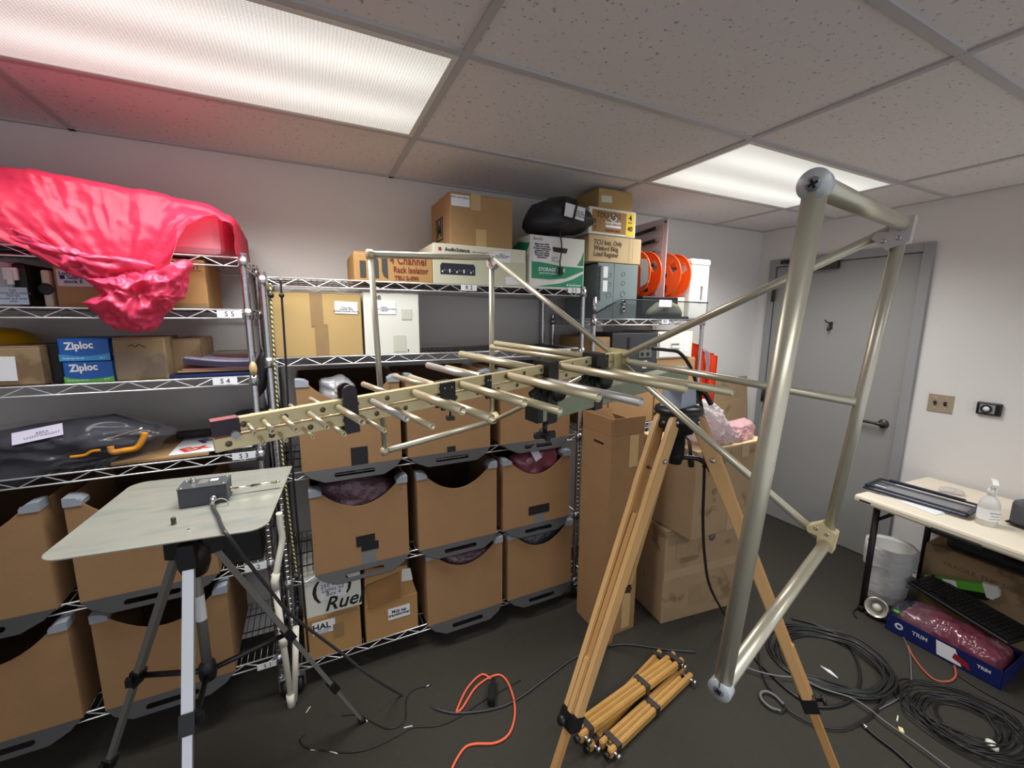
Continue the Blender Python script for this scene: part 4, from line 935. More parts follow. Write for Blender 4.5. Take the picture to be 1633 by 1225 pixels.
txt(t, 'Express', .026, MATS['red_orange_print'], wmat(t).inverted() @ Mx.Translation((-.79,-.40,z0+.0195)) @ Mx.Rotation(.5,4,'Z'), bold=.001)
bm = nb(); a, b = PY(281,686,-.2), PY(335,680,-.2); bx(bm, (a.x,-.21,z0+.0185),(b.x,-.185,z0+.05), bev=.004); tag(obj('black_bar', bm, BLACKP), 'short black bar behind the courier envelope on shelf S3', 'bar')
t = thing('black_hat', 'black domed hat behind the front post at the right end of shelf S3', 'hat', (-.77,-.17,z0))
bm = nb(); lathe(bm, [(.105,.019),(.107,.05),(.095,.085),(.06,.108),(0,.115)], Mx.Translation((-.735,-.17,z0)), 24); obj('dome', bm, FABRIC, t, True)
bm = nb(); lathe(bm, [(.105,.019),(.128,.017),(.128,.022),(.105,.026)], Mx.Translation((-.735,-.17,z0)), 24); obj('brim', bm, FABRIC, t, True)
t = thing('garment_bag', 'long black jacket in a clear bag with a white label along shelf S3', 'bag', (-1.3,-.32,z0+.013))
pxblob('black_cloth', [(-20,770),(-20,690),(60,678),(120,675),(175,666),(215,672),(250,680),(240,705),(205,722),(150,735),(95,742),(40,765)], -.36, .08, mat('navy_black_cloth',(38,40,52),.6,n=.15,ns=10), t, amp=.5, f=9, seed=41, nu=120, nv=40, fmul=(.35,1,1.3))
pxblob('clear_film', [(-20,780),(-20,684),(60,675),(175,662),(248,674),(281,684),(262,702),(235,727),(150,738),(105,742),(60,762),(20,776)], -.375, .095, FILM, t, amp=.45, f=12, seed=43, nu=120, nv=40, fmul=(.45,1,1.2))
p = PY(66,691,-.455); bm = nb(); bx(bm, (-.06,-.02,0),(.06,.025,.001)); bm.transform(Mx.Translation((p.x,-.475,p.z)) @ Mx.Rotation(.9,4,'X') @ Mx.Rotation(.2,4,'Z')); tl = obj('label_sheet', bm, LILAC, t, True)
txt(tl, 'ABRA\nLIGHTWEIGHT', .013, INKG, wmat(t).inverted() @ Mx.Translation((p.x,-.475,p.z)) @ Mx.Rotation(.9,4,'X') @ Mx.Rotation(.2,4,'Z') @ Mx.Translation((0.01,0,.0013)))
t = thing('c_clamp', 'orange C-shaped clamp in the clear bag on shelf S3', 'clamp', (-1.05,-.47,z0+.013))
pp = [PY(a,b,-.478) for a,b in ((176,712),(180,721),(200,718),(218,714),(228,700),(231,690))]
bm = nb(); tube(bm, smooth_path(pp,6), [.010]*31, 8); obj('frame', bm, CLAMPO, t, True)
pp = [PY(a,b,-.478) for a,b in ((158,703),(172,700),(196,692),(228,683))]
bm = nb(); tube(bm, smooth_path(pp,4), .005, 8); obj('screw', bm, STEEL, t, True)
pp = [PY(a,b,-.478) for a,b in ((112,729),(135,726),(146,720),(160,718))]
bm = nb(); tube(bm, smooth_path(pp,4), .005, 8); obj('handle', bm, CLAMPO, t, True)
# S2 shelf: dark case at right end
t = thing('black_case', 'black storage case at the right end of shelf S2, behind the tripod plate', 'case', (-.78,-.3,LZ[1]+.002))
bm = nb(); bx(bm, (-.852,-.44,LZ[1]+.002),(-.712,-.12,LZ[1]+.29), bev=.008); obj('shell', bm, BLACKP, t, True)
bm = nb(); bx(bm, (-.854,-.442,LZ[1]+.2),(-.71,-.118,LZ[1]+.206)); obj('lid_seam', bm, BLACKR, t, True)
# hanging things between the units
def hang(name, label, cat, pix, y, r, m, seg=8, extra=None):
    t = thing(name, label, cat, PY(*pix[-1],y)); bm = nb(); tube(bm, smooth_path([PY(a,b,y) for a,b in pix],6), r, seg); obj('cord', bm, m, t, True); return t
t = hang('braided_cord', 'yellow and black braided cord hanging down the middle unit', 'cord', [(431,452),(432,472),(437,560),(444,660),(452,740),(462,830),(474,920)], -.495, .0036, YBLACK)
for px,py in ((432,471),(474,920)):
    bm = nb(); p = PY(px,py,-.495); bmesh.ops.create_uvsphere(bm, u_segments=12, v_segments=8, radius=.011, matrix=Mx.Translation(p)); obj('end_ball', bm, BLACKR, t, True)
t = hang('black_bungee', 'black bungee cord hanging beside the yellow and black braided cord', 'cord', [(447,446),(449,470),(456,580),(462,690),(471,800),(483,930),(492,1040)], -.492, .0042, BLACKR)
bm = nb(); p = PY(449,471,-.492); bmesh.ops.create_uvsphere(bm, u_segments=12, v_segments=8, radius=.010, matrix=Mx.Translation(p)); obj('end_ball', bm, BLACKR, t, True)
bm = nb(); tube(bm, smooth_path([PY(449,462,-.492),PY(448,448,-.49),PY(447,442,-.475),PY(447,447,-.462)],4), .002, 6); obj('hook', bm, STEEL, t, True)
p = PY(404,588,-.478)
t = thing('wooden_tag', 'round tan tag hanging on the post beside the paper pile', 'tag', (p.x,-.478,p.z))
bm = nb(); lathe(bm, [(0,0),(.022,0),(.022,.003),(0,.003)], Mx.Diagonal((.6,1,1.25,1)) @ Mx.Rotation(PI/2,4,'X'), 20); obj('disc', bm, TAPET, t)
bm = nb(); tube(bm, [(0,.004,.026),(0,.006,.05)], .001, 5); obj('string', bm, INK, t)
t = thing('black_strap', 'black webbing bag hanging in the gap between the two shelf units', 'bag', (-.657,-.40,1.30))
pxblob('body', [(409,640),(406,600),(411,570),(424,552),(428,580),(424,620)], -.36, .03, FABRIC, t, amp=.3, f=14, seed=51)
# white pvc frame leaning against the shelves
t = thing('pvc_frame', 'white PVC pipe frame leaning at the shelf corner behind the metal plate', 'pipe frame', (-.65,-.52,0))
A = PY(445,818,-.5); B = PY(450,862,-.50); C = PY(438,928,-.52); D = PZ(465,1113,.02); E = PY(472,1000,-.5)
D = V((D.x,-.535,.018)); 
def pv(a,b): 
    bm = nb(); tube(bm, [a,b], .0125, 12); obj('pipe', bm, PVC, t, True)
def elb(p, d1, d2):
    bm = nb(); tube(bm, [p+d1.normalized()*.035, p, p+d2.normalized()*.035], .0155, 12); obj('elbow', bm, PVC, t, True)
bm = nb(); tube(bm, smooth_path([A,A.lerp(B,.5),B,B.lerp(C,.5),C],6), .0125, 12); obj('bent_pipe', bm, PVC, t, True); pv(C,D); pv(D+V((.012,0,0)),E)
elb(C, B-C, D-C); bm = nb(); tube(bm, [D+(C-D).normalized()*.04, D+V((0,0,-.018))*.9], .017, 12); obj('end_cap', bm, PVC, t, True)
m_ = C.lerp(D,.52); bm = nb(); tube(bm, [m_, m_+(C-D).normalized()*.05], .016, 12); obj('coupling', bm, PVC, t, True)

# ------------------------------------------------------------------ aluminium tripod with metal plate
TH = V((-.823,-.955,1.03))
t = thing('camera_tripod', 'silver and grey camera tripod under the metal plate', 'tripod', (TH.x,TH.y,0))
feet = [V((-.380,-.743,0)), V((-1.241,-.735,0)), V((-.829,-1.468,0))]
bm = nb(); lathe(bm, [(0,.93),(.03,.93),(.04,.96),(.042,1.0),(.03,1.02),(.018,1.03),(.018,1.085),(.045,1.09),(.045,1.108),(0,1.108)], Mx.Translation((TH.x,TH.y,0)), 20); obj('head', bm, BLACKP, t, True)
knees = []
for k, f in enumerate(feet):
    d = V((f.x-TH.x,f.y-TH.y,0)).normalized(); top_ = TH+d*.045+V((0,0,-.03)); dv = (f-top_)
    m = ALULEG if k == 2 else GREYLEG
    j1, j2 = (.46,.83) if k != 2 else (.40,.56)
    j2 = .74 if k < 2 else .60
    bm = nb(); sd = V((-d.y,d.x,0))
    prism(bm, [(-.018,.02),(.018,.02),(.02,-.05),(-.02,-.05)], TH+d*.02, sd, ZA, d*.05); obj('leg_bracket', bm, BLACKP, t, True)
    lg = None
    for a,b,w in (((0,.42,.012),(.42,j2,.010),(j2,.985,.008)) if k < 2 else ((0,.36,.013),(.36,.985,.0105))):
        bm = nb(); p,q = top_+dv*a, top_+dv*b; n_ = dv.normalized(); o2 = n_.cross(sd)
        prism(bm, [(-w,-w*.7),(w,-w*.7),(w,w*.7),(-w,w*.7)], p, sd, o2, q-p)
        if lg is None: lg = obj('leg', bm, m, t, True)
        else: obj('leg_section', bm, m, lg, True)
    for a in ((.42,j2) if k < 2 else (.36,)):
        bm = nb(); p = top_+dv*a; w = .017; prism(bm, [(-w,-w*.8),(w,-w*.8),(w,w*.8),(-w,w*.8)], p-dv.normalized()*.022, sd, dv.normalized().cross(sd), dv.normalized()*.05); bx(bm, (-.008,-.008,-.01),(.008,.008,.015), Mx.Translation(p+sd*.026)); obj('leg_lock', bm, BLACKP, lg, True)
    bm = nb(); tube(bm, [top_+dv*.975, V((f.x,f.y,0.0))], [.012,.014], 10); obj('rubber_foot', bm, BLACKR, lg, True)
    knees.append(top_+dv*.42)
bm = nb(); tube(bm, [(TH.x,TH.y,.62),(TH.x,TH.y,1.0)], .0135, 14); cc = obj('centre_column', bm, GREYLEG, t, True)
bm = nb(); lathe(bm, [(.0142,.78),(.0142,.86)], Mx.Translation((TH.x,TH.y,0)), 14); obj('column_label', bm, PAPER, cc, True)
bm = nb(); lathe(bm, [(0,.58),(.02,.58),(.024,.6),(.022,.63),(.0142,.64)], Mx.Translation((TH.x,TH.y,0)), 14); obj('spreader_hub', bm, BLACKP, t, True)
for kn in knees:
    bm = nb(); tube(bm, [(TH.x,TH.y,.605), kn], .008, 8); obj('spreader_arm', bm, BLACKP, t, True)
# plate
pc = V((-.825,-.890,1.118)); yw = -.107; s2 = .235
t = thing('ground_plane_plate', 'square metal ground plate with rounded corners on the silver tripod', 'plate', pc)
PM = Mx.Translation(pc) @ Mx(((math.cos(yw),-math.sin(yw),0,0),(math.sin(yw),math.cos(yw),0,0),(0,0,1,0),(0,0,0,1))) @ Mx.Shear('XY',4,(0,0)) 
def plz(x,y): return x*.006+y*.022
def prect(hx,hy,r,sharp=None,n=6):
    o = []
    for cx_,cy_,a0,key in ((hx,hy,0,'br'),(-hx,hy,PI/2,'bl'),(-hx,-hy,PI,'fl'),(hx,-hy,1.5*PI,'fr')):
        rr = r if sharp != key else .006; cxx, cyy = cx_-math.copysign(rr,cx_), cy_-math.copysign(rr,cy_)
        for i in range(n+1): a = a0+PI/2*i/n; o.append((cxx+rr*math.cos(a), cyy+rr*math.sin(a)))
    return o
bm = nb(); prism(bm, prect(s2,s2,.045,'br'), (0,0,-.0015), XA, YA, (0,0,.003))
for v in bm.verts: v.co.z += plz(v.co.x,v.co.y)
bm.transform(PM); obj('plate', bm, ALU, t, True)
bm = nb(); bx(bm, (-.06,-.06,-.012),(.06,.06,-.002)); bm.transform(Mx.Translation((TH.x,TH.y,pc.z-.004))); obj('mount_block', bm, BLACKP, t, True)
def onp(px,py,h=0.): return PZ(px,py,pc.z+h)
p = onp(277,833,.004); bm = nb(); lathe(bm, [(0,0),(.006,0),(.006,.018),(.004,.021),(0,.021)], Mx.Translation((p.x,p.y,pc.z-.003)), 12); obj('stud', bm, BROWNP, t, True)
p = onp(301,843); bm = nb(); lathe(bm, [(0,0),(.003,0),(.002,.002),(0,.002)], Mx.Translation((p.x,p.y,pc.z+.0)), 8); obj('rivet', bm, STEEL, t, True)
# preamp box on the plate
zt = pc.z+.002
a, b, c, d = PZ(284,812,zt), PZ(365,800,zt), PZ(376,781,zt), PZ(310,760,zt+.045)
ang = math.atan2(b.y-a.y,b.x-a.x); w = (b-a).length*.97; dpt = .075
pb = thing('preamp_box', 'dark grey connector box with a rod antenna on the metal plate', 'electronics box', (a+b)*.5+V((-math.sin(ang)*dpt/2,math.cos(ang)*dpt/2,0)), ang)
hh = .058
bm = nb(); bx(bm, (-w/2,-dpt/2,0),(w/2,dpt/2,hh-.003), bev=.002); obj('body', bm, mat('slate_box',(62,66,74),.5), pb)
bm = nb(); bx(bm, (-w/2-.001,-dpt/2-.001,hh-.003),(w/2+.001,dpt/2+.001,hh), bev=.001); ld = obj('lid', bm, mat('slate_lid',(70,72,74),.5), pb)
for sx in (-1,1):
    for sy in (-1,1):
        bm = nb(); lathe(bm, [(.0028,0),(.0024,.001),(0,.0012)], Mx.Translation((sx*(w/2-.008),sy*(dpt/2-.008),hh)), 10); obj('screw', bm, STEEL, ld)
bm = nb(); lathe(bm, [(0,0),(.009,0),(.009,.003),(.006,.004),(.006,.012),(.0045,.013),(0,.013)], Mx.Translation((-w/2+.028,.012,hh)), 14); obj('connector', bm, STEEL, pb)
bm = nb(); bx(bm, (-.016,-.012,hh),(.008,.026,hh+.0006)); obj('rating_plate', bm, mat('rating_plate_grey',(112,108,104),.5), pb)
bm = nb(); bx(bm, (.012,.002,hh),(.032,.02,hh+.0006)); obj('label_sheet', bm, PAPER, pb)
bm = nb(); tube(bm, [(w/2,.012,.022),(w/2+.004,.012,.022)], .008, 12); tube(bm, [(w/2,.012,.022),(w/2+.055,.012,.022)], .0028, 8); tube(bm, [(w/2+.055,.012,.022),(w/2+.125,.012,.023)], .0042, 8); tube(bm, [(w/2+.125,.012,.023),(w/2+.134,.012,.023)], .0055, 8); obj('rod_antenna', bm, mat('brass_steel',(214,206,186),.25,1.), pb)
cx_ = w/2-.032
bm = nb(); tube(bm, [(cx_,-dpt/2,.022),(cx_,-dpt/2-.018,.022)], .0075, 12); tube(bm, smooth_path([(cx_,-dpt/2-.018,.022),(cx_,-dpt/2-.026,.02),(cx_-.002,-dpt/2-.03,.008)],4), .006, 10); obj('cable_connector', bm, STEEL, pb)
bm = nb(); pts = [(cx_+.018+.019*math.cos(2*PI*i/24),-dpt/2-.026,.004+.019*math.sin(2*PI*i/24)) for i in range(24)]; tube(bm, pts, .0012, 6, closed=True); obj('retaining_ring', bm, mat('clear_ring',(190,186,178),.3), pb)
# cable down to the floor
c0 = WM[pb.name] @ V((cx_-.002,-dpt/2-.03,.008))
pts = [c0,PZ(347,822,pc.z+.012),PZ(353,838,pc.z+.009)]+[PY(a,b,y) for a,b,y in ((360,850,-1.155),(372,866,-1.155),(398,900,-1.13),(430,940,-1.09),(458,975,-1.04),(486,998,-.99),(545,1042,-.91),(590,1078,-.87))]+[PZ(a,b,.006) for a,b in ((640,1108),(700,1132),(735,1137),(790,1130),(830,1112),(880,1075),(925,1045),(990,1028),(1060,1036),(1110,1040))]
t = thing('antenna_cable', 'thin dark cable running from the connector box down and across the floor', 'cable', (0,-.9,0))
bm = nb(); tube(bm, smooth_path(pts,7), .0048, 8); obj('cable', bm, mat('dark_grey_cable',(56,56,58),.4), t, True)
# ------------------------------------------------------------------ wooden survey tripod carrying the beam
TT = V((.602,-1.39,1.335)); TF = [V((.797,-.868,0)), V((-.04,-1.49,0)), V((1.01,-1.896,0))]
t = thing('wooden_tripod', 'tall maple survey tripod standing open under the green beam', 'tripod', (TT.x,TT.y,0))
for k, f in enumerate(TF):
    d = V((f.x-TT.x,f.y-TT.y,0)).normalized(); sd = V((-d.y,d.x,0)); tp = TT+d*.066; dv = f-tp; n_ = dv.normalized(); o2 = n_.cross(sd)
    if o2.dot(d) < 0: o2 = -o2
    lg = None
    for s in (-1,1):
        bm = nb(); a = tp+sd*s*.027-n_*.03
        # slat: rounded top, broad shoulder, then slimmer, converging below
        st = [(-.0,.010,.018),(.012,.020,.026),(.05,.022,.030),(.24,.022,.030),(.30,.019,.026),(.62*dv.length,.015,.022),(.655*dv.length,.015,.022)]
        rings = []
        for L_, dep, _ in st:
            c = a+n_*L_ - sd*s*.006*min(1,L_/(.6*dv.length)); wv = .0105
            rings.append([bm.verts.new(c+sd*x*wv+o2*y*dep) for x,y in ((-1,-1),(1,-1),(1,1),(-1,1))])
        for A,B in zip(rings,rings[1:]):
            for i in range(4): bm.faces.new((A[i],A[(i+1)%4],B[(i+1)%4],B[i]))
        bm.faces.new(rings[0][::-1]); bm.faces.new(rings[-1])
        bmesh.ops.bevel(bm, geom=bm.edges[:], offset=.003, segments=2, affect='EDGES')
        o = obj('slat', bm, WOODL, t, True)
        if lg is None: lg = o
        for L_ in (.005,.135):
            bm = nb(); c = a+n_*(L_+.012)+sd*s*.0095; M_ = Mx.Translation(c) @ (sd*s).to_track_quat('Z','Y').to_matrix().to_4x4(); lathe(bm, [(0,0),(.008,0),(.008,.003),(.005,.007),(0,.008)], M_, 12); obj('bolt_head', bm, STEEL, o, True)
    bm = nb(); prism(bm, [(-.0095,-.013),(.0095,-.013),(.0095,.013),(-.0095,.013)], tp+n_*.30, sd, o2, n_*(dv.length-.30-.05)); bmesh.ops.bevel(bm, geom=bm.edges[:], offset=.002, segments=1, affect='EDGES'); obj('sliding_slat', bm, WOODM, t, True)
    bm = nb(); prism(bm, [(-.0105,-.0205),(.0105,-.0205),(.0105,.0205),(-.0105,.0205)], tp+n_*(.52*dv.length), sd, o2, n_*(.125*dv.length)); bmesh.ops.bevel(bm, geom=bm.edges[:], offset=.004, segments=2, affect='EDGES'); obj('leg_block', bm, WOODL, t, True)
    bm = nb(); prism(bm, [(-.029,-.022),(.029,-.022),(.029,.022),(-.029,.022)], tp+n_*(.635*dv.length), sd, o2, n_*.045); cl = obj('clamp_band', bm, BLACKP, t, True)
    bm = nb(); c = tp+n_*(.635*dv.length+.022)+o2*.022; M_ = Mx.Translation(c) @ o2.to_track_quat('Z','Y').to_matrix().to_4x4(); lathe(bm, [(.005,0),(.005,.015),(.014,.016),(.014,.026),(0,.028)], M_, 10); obj('clamp_knob', bm, BLACKP, cl, True)
    bm = nb(); tube(bm, [f+n_*-.06, f-n_*.01, f], [.013,.01,.003], 10); obj('metal_point', bm, STEEL, t, True)
    bm = nb(); tube(bm, [tp-sd*.021, tp+sd*.021], .016, 12); obj('hinge_barrel', bm, BLACKP, t, True)
    bm = nb(); c = tp+n_*.15; tube(bm, [c-sd*.028, c+sd*.028], .004, 8); obj('cross_bolt', bm, BROWNP, t, True)
bm = nb(); lathe(bm, [(0,1.19),(.02,1.19),(.028,1.22),(.028,1.29),(.05,1.30),(.058,1.32),(.074,1.335),(.078,1.355),(.072,1.362),(.078,1.37),(.074,1.385),(.05,1.39),(0,1.39)], Mx.Translation((TT.x,TT.y,0)), 28); obj('head', bm, BLACKP, t, True)
hb = V((.254,-.965,0)).normalized(); bb = V((.967,.251,0)).normalized()
bm = nb(); prism(bm, [(-.055,0),(.045,0),(.045,.015),(.035,.065),(-.05,.065)], V((TT.x,TT.y,1.39))+hb*-.035, bb, ZA, hb*.07); obj('head_block', bm, mat('pale_blue_casting',(168,178,194),.45), t, True)
bm = nb(); c = V((TT.x,TT.y,1.39)); tube(bm, [c+bb*.03+hb*.0, c+bb*.055+hb*.02+ZA*.03], .02, 12); tube(bm, smooth_path([c+bb*.05+hb*.02+ZA*.05, c+bb*.075+hb*.045+ZA*.04, c+bb*.10+hb*.06+ZA*.0],5), .009, 8); bx(bm, (-.03,-.03,0),(.03,.03,.06), Mx.Translation(c+bb*.06) ); obj('head_clamp', bm, BLACKP, t, True)
bm = nb(); c = V((TT.x,TT.y,1.215)); tube(bm, smooth_path([c+hb*.02+bb*.0, c+hb*.06+bb*.03+ZA*.0, c+hb*.09+bb*.05-ZA*.02],4), .008, 8); obj('pan_handle', bm, BLACKP, t, True)
bm = nb(); q = c+hb*.09+bb*.05-ZA*.02; M_ = Mx.Translation(q) @ Mx.Rotation(.8,4,'X'); 
for a in (0,PI/2): bx(bm, (-.02,-.006,-.008),(.02,.006,.012), M_ @ Mx.Rotation(a,4,'Z'))
obj('star_knob', bm, BLACKP, t, True)
bm = nb(); q = c+bb*.09-hb*.0+ZA*.02; tube(bm, [c+bb*.03+ZA*.08, q+ZA*.02, q+bb*.02-ZA*.04], .007, 8); obj('crank', bm, STEEL, t, True)
bm = nb(); tube(bm, [q+bb*.02-ZA*.04, q+bb*.03-ZA*.085], [.013,.010], 10); obj('crank_grip', bm, BLACKP, t, True)
# ------------------------------------------------------------------ green beam with its two clamps
Hh = V((.247,-1.478,1.56)); B_ = V((.967,.251,.054)).normalized(); E_ = V((.254,-.965,-.061)); E_ = (E_-B_*E_.dot(B_)).normalized(); N_ = V((-.037,-.073,.997)); N_ = (N_-B_*N_.dot(B_)-E_*N_.dot(E_)).normalized()
def hp(s, e, n): return Hh-B_*s+E_*e+N_*n
t = thing('mounting_beam', 'green fibreglass beam lying across the wooden tripod head', 'beam', hp(-.12,0,-.108))
bm = nb(); prism(bm, [(-.022,-.108),(.022,-.108),(.022,-.063),(-.022,-.063)], hp(.285,0,0), E_, N_, B_*.675); bmesh.ops.bevel(bm, geom=bm.edges[:], offset=.003, segments=1, affect='EDGES'); obj('beam', bm, GREENB, t, True)
bm = nb(); prism(bm, [(-.021,-.107),(.021,-.107),(.021,-.064),(-.021,-.064)], hp(.3,0,0), E_, N_, B_*.02); obj('end_plug', bm, BLACKP, t, True)
for s, kn in ((.255,1),(.085,1)):
    bm = nb(); prism(bm, [(-.024,-.115),(.024,-.115),(.024,.03),(-.024,.03)], hp(s+.016,0,0), E_, N_, B_*.032); c_ = obj('beam_clamp', bm, BLACKP, t, True)
    bm = nb(); c = hp(s+.005,.024,-.035); M_ = Mx.Translation(c) @ E_.to_track_quat('Z','Y').to_matrix().to_4x4(); lathe(bm, [(.006,0),(.006,.012),(.020,.013),(.022,.022),(.018,.03),(0,.03)], M_, 12); obj('clamp_dial', bm, BLACKP, c_, True)
    bm = nb(); M_ = Mx.Translation(hp(s+.035,.012,-.03)) @ E_.to_track_quat('Z','Y').to_matrix().to_4x4()
    for a in (.4,.4+PI/2): bx(bm, (-.028,-.007,-.006),(.028,.007,.006), M_ @ Mx.Rotation(a,4,'Z'), bev=.003)
    obj('star_knob', bm, BLACKP, c_, True)
    if s > .2:
        bm = nb(); tube(bm, [hp(s,0,-.115),hp(s,0,-.15)], .006, 8); M_ = Mx.Translation(hp(s,0,-.15)) @ N_.to_track_quat('Z','Y').to_matrix().to_4x4()
        for a in (.3,.3+PI/2): bx(bm, (-.027,-.006,-.008),(.027,.006,.008), M_ @ Mx.Rotation(a,4,'Z'), bev=.003)
        obj('wing_screw', bm, BLACKP, c_, True)
# ------------------------------------------------------------------ log-periodic antenna with bow-tie frames
t = thing('log_periodic_antenna', 'large gold log-periodic antenna with tube frames at the back, clamped on the green beam', 'antenna', Hh-V((0,0,.15)))
SE = .884
for n, s1 in ((.0118,.868),(-.0118,.886)):
    bm = nb(); prism(bm, [(-.007,n-.0095),(.007,n-.0095),(.007,n+.0095),(-.007,n+.0095)], hp(s1,0,0), E_, N_, B_*(s1-.0)); bmesh.ops.bevel(bm, geom=bm.edges[:], offset=.0008, segments=1, affect='EDGES'); rail = obj('boom_rail', bm, GOLD, t, True)
    for i in range(15):
        s = .85-.052*i+(.02 if n < 0 else 0)
        bm = nb(); M_ = Mx.Translation(hp(s,.007,n)) @ E_.to_track_quat('Z','Y').to_matrix().to_4x4(); lathe(bm, [(0,0),(.0042,0),(.0042,.0006),(0,.0007)], M_, 12); obj('rivet', bm, mat('dark_rivet',(120,104,80),.5,.5), rail, True)
bm = nb(); prism(bm, [(-.0078,.001),(.0078,.001),(.0078,.0222),(-.0078,.0222)], hp(.886,0,0), E_, N_, B_*.032); tc_ = obj('tip_cap', bm, mat('plum_black_plastic',(44,34,44),.4), t, True)
bm = nb(); prism(bm, [(-.0078,.0223),(.0078,.0223),(.0078,.023),(-.0078,.023)], hp(.886,0,0), E_, N_, B_*.03); obj('red_mark', bm, mat('red_paint',(186,60,62),.5), tc_, True)
bm = nb(); tube(bm, [hp(.862,-.004,.004),hp(.862,.02,.002)], .005, 12); obj('tip_connector', bm, STEEL, tc_, True)
UP, LO = .0118, -.0118
def rod(sb, st, ln, n, r, m):
    e0 = .0065 if ln > 0 else -.0065
    bm = nb(); pipe(bm, hp(sb,e0,n), hp(st,ln,n), r, min(.0016,r*.4), 14); obj('dipole_rod', bm, m, t, True)
near = [(UP,.211,.190,.300),(LO,.081,.051,.330),(UP,.374,.363,.234),(LO,.278,.259,.252),(UP,.493,.484,.178),(LO,.424,.415,.193),(UP,.592,.585,.148),(LO,.537,.531,.150),(UP,.670,.668,.129),(LO,.627,.624,.124),
        (UP,.724,.722,.103),(LO,.689,.687,.094),(UP,.767,.766,.093),(LO,.739,.738,.072),(UP,.801,.801,.078),(LO,.776,.776,.055),(UP,.826,.826,.066),(LO,.808,.808,.044),(UP,.845,.845,.058),(LO,.833,.833,.036)]
far = [(UP,.054,.099,-.384),(LO,.016,.062,-.455),(UP,.286,.298,-.285),(LO,.189,.206,-.333),(UP,.437,.446,-.202),(LO,.355,.371,-.242),(UP,.547,.559,-.139),(LO,.483,.492,-.202),
       (UP,.627,.635,-.115),(LO,.592,.600,-.135),(UP,.689,.694,-.09),(LO,.670,.675,-.103),(UP,.739,.743,-.068),(LO,.724,.728,-.075),(UP,.776,.778,-.05),(LO,.767,.768,-.06),(UP,.808,.808,-.04),(LO,.801,.801,-.045),(UP,.833,.833,-.034),(LO,.826,.826,-.038)]
for n, sb, st, ln in near+far:
    L_ = abs(ln); r = .0088 if L_ > .22 else (.0075 if L_ > .14 else (.0052 if L_ > .1 else .0038))
    if L_ < .065: r = .0028
    rod(sb, st, ln, n, r, SILVT if (abs(ln-.252) < .001 or abs(ln-.129) < .001 or abs(ln+.333) < .001 or abs(ln+.202)<.001 and n > 0) else GOLDT)
# spacer clamps on the boom
for s, w, h0, h1, rd in ((.705,.022,-.034,.034,True),(.525,.03,-.03,.022,False),(.43,.012,-.026,.022,False),(.245,.035,-.026,.022,False),(.06,.04,-.03,.022,False)):
    for e in (-1,1):
        bm = nb()
        pts = [(-w/2,h0),(w/2,h0),(w/2,h1)]+([(w/2*math.cos(PI*i/8),h1+w/2*math.sin(PI*i/8)) for i in range(1,8)] if rd else [])+[(-w/2,h1)]
        prism(bm, pts, hp(s,e*.0075,0), B_, N_, E_*e*.006); sp = obj('spacer_clamp', bm, mat('plum_black_plastic',(44,34,44),.4) if rd else BLACKP, t, True)
        if e > 0:
            for dx, dz in (((0,-.004),) if rd else ((-.25*w,.012),(.25*w,.012),(-.25*w,-.02),(.25*w,-.02)))[:]:
                bm = nb(); M_ = Mx.Translation(hp(s-dx,.0135,dz)) @ E_.to_track_quat('Z','Y').to_matrix().to_4x4(); lathe(bm, [(.002,0),(.0015,.001),(0,.001)], M_, 8); obj('screw', bm, STEEL, sp, True)
bm = nb(); tube(bm, [hp(.515,0,-.03),hp(.515,0,-.05)], .0018, 6); M_ = Mx.Translation(hp(.515,0,-.052)); bx(bm, (-.007,-.007,-.004),(.007,.007,.004), M_); obj('dangling_screw', bm, BLACKP, t, True)
# hub plates
bm = nb(); prism(bm, [(-.014,-.02),(.014,-.02),(.014,.02),(-.014,.02)], hp(.015,0,0), E_, N_, B_*.03); obj('hub_block', bm, GOLD, t, True)
bm = nb(); prism(bm, [(-.03,-.036),(.03,-.036),(.036,.03),(-.03,.03)], hp(-.016,0,0), E_, N_, B_*.003); hbp = obj('hub_plate', bm, GOLD, t, True)
bm = nb(); prism(bm, [(.03,.0),(.004,.0),(.004,-.036)], hp(-.02,.004,.0), B_*-1, N_, E_*.003); obj('hub_gusset', bm, GOLD, hbp, True)
FR = {k: V(v) for k,v in dict(RT=(.383,-2.005,1.824),RTn=(-.05,-2.112,1.796),RB=(.392,-1.954,1.245),RBn=(-.042,-2.063,1.212),RM=(.38,-1.977,1.528),LT=(.1,-.994,1.875),LTn=(-.315,-1.111,1.842),LB=(.12,-.951,1.284),LBn=(-.292,-1.068,1.259)).items()}
TR = .0098
def fbar(name, a, b, r, m=FRAMET):
    bm = nb(); tube(bm, [a,b], r, 18); return obj(name, bm, m, t, True)
hub = hp(-.02,0,0)
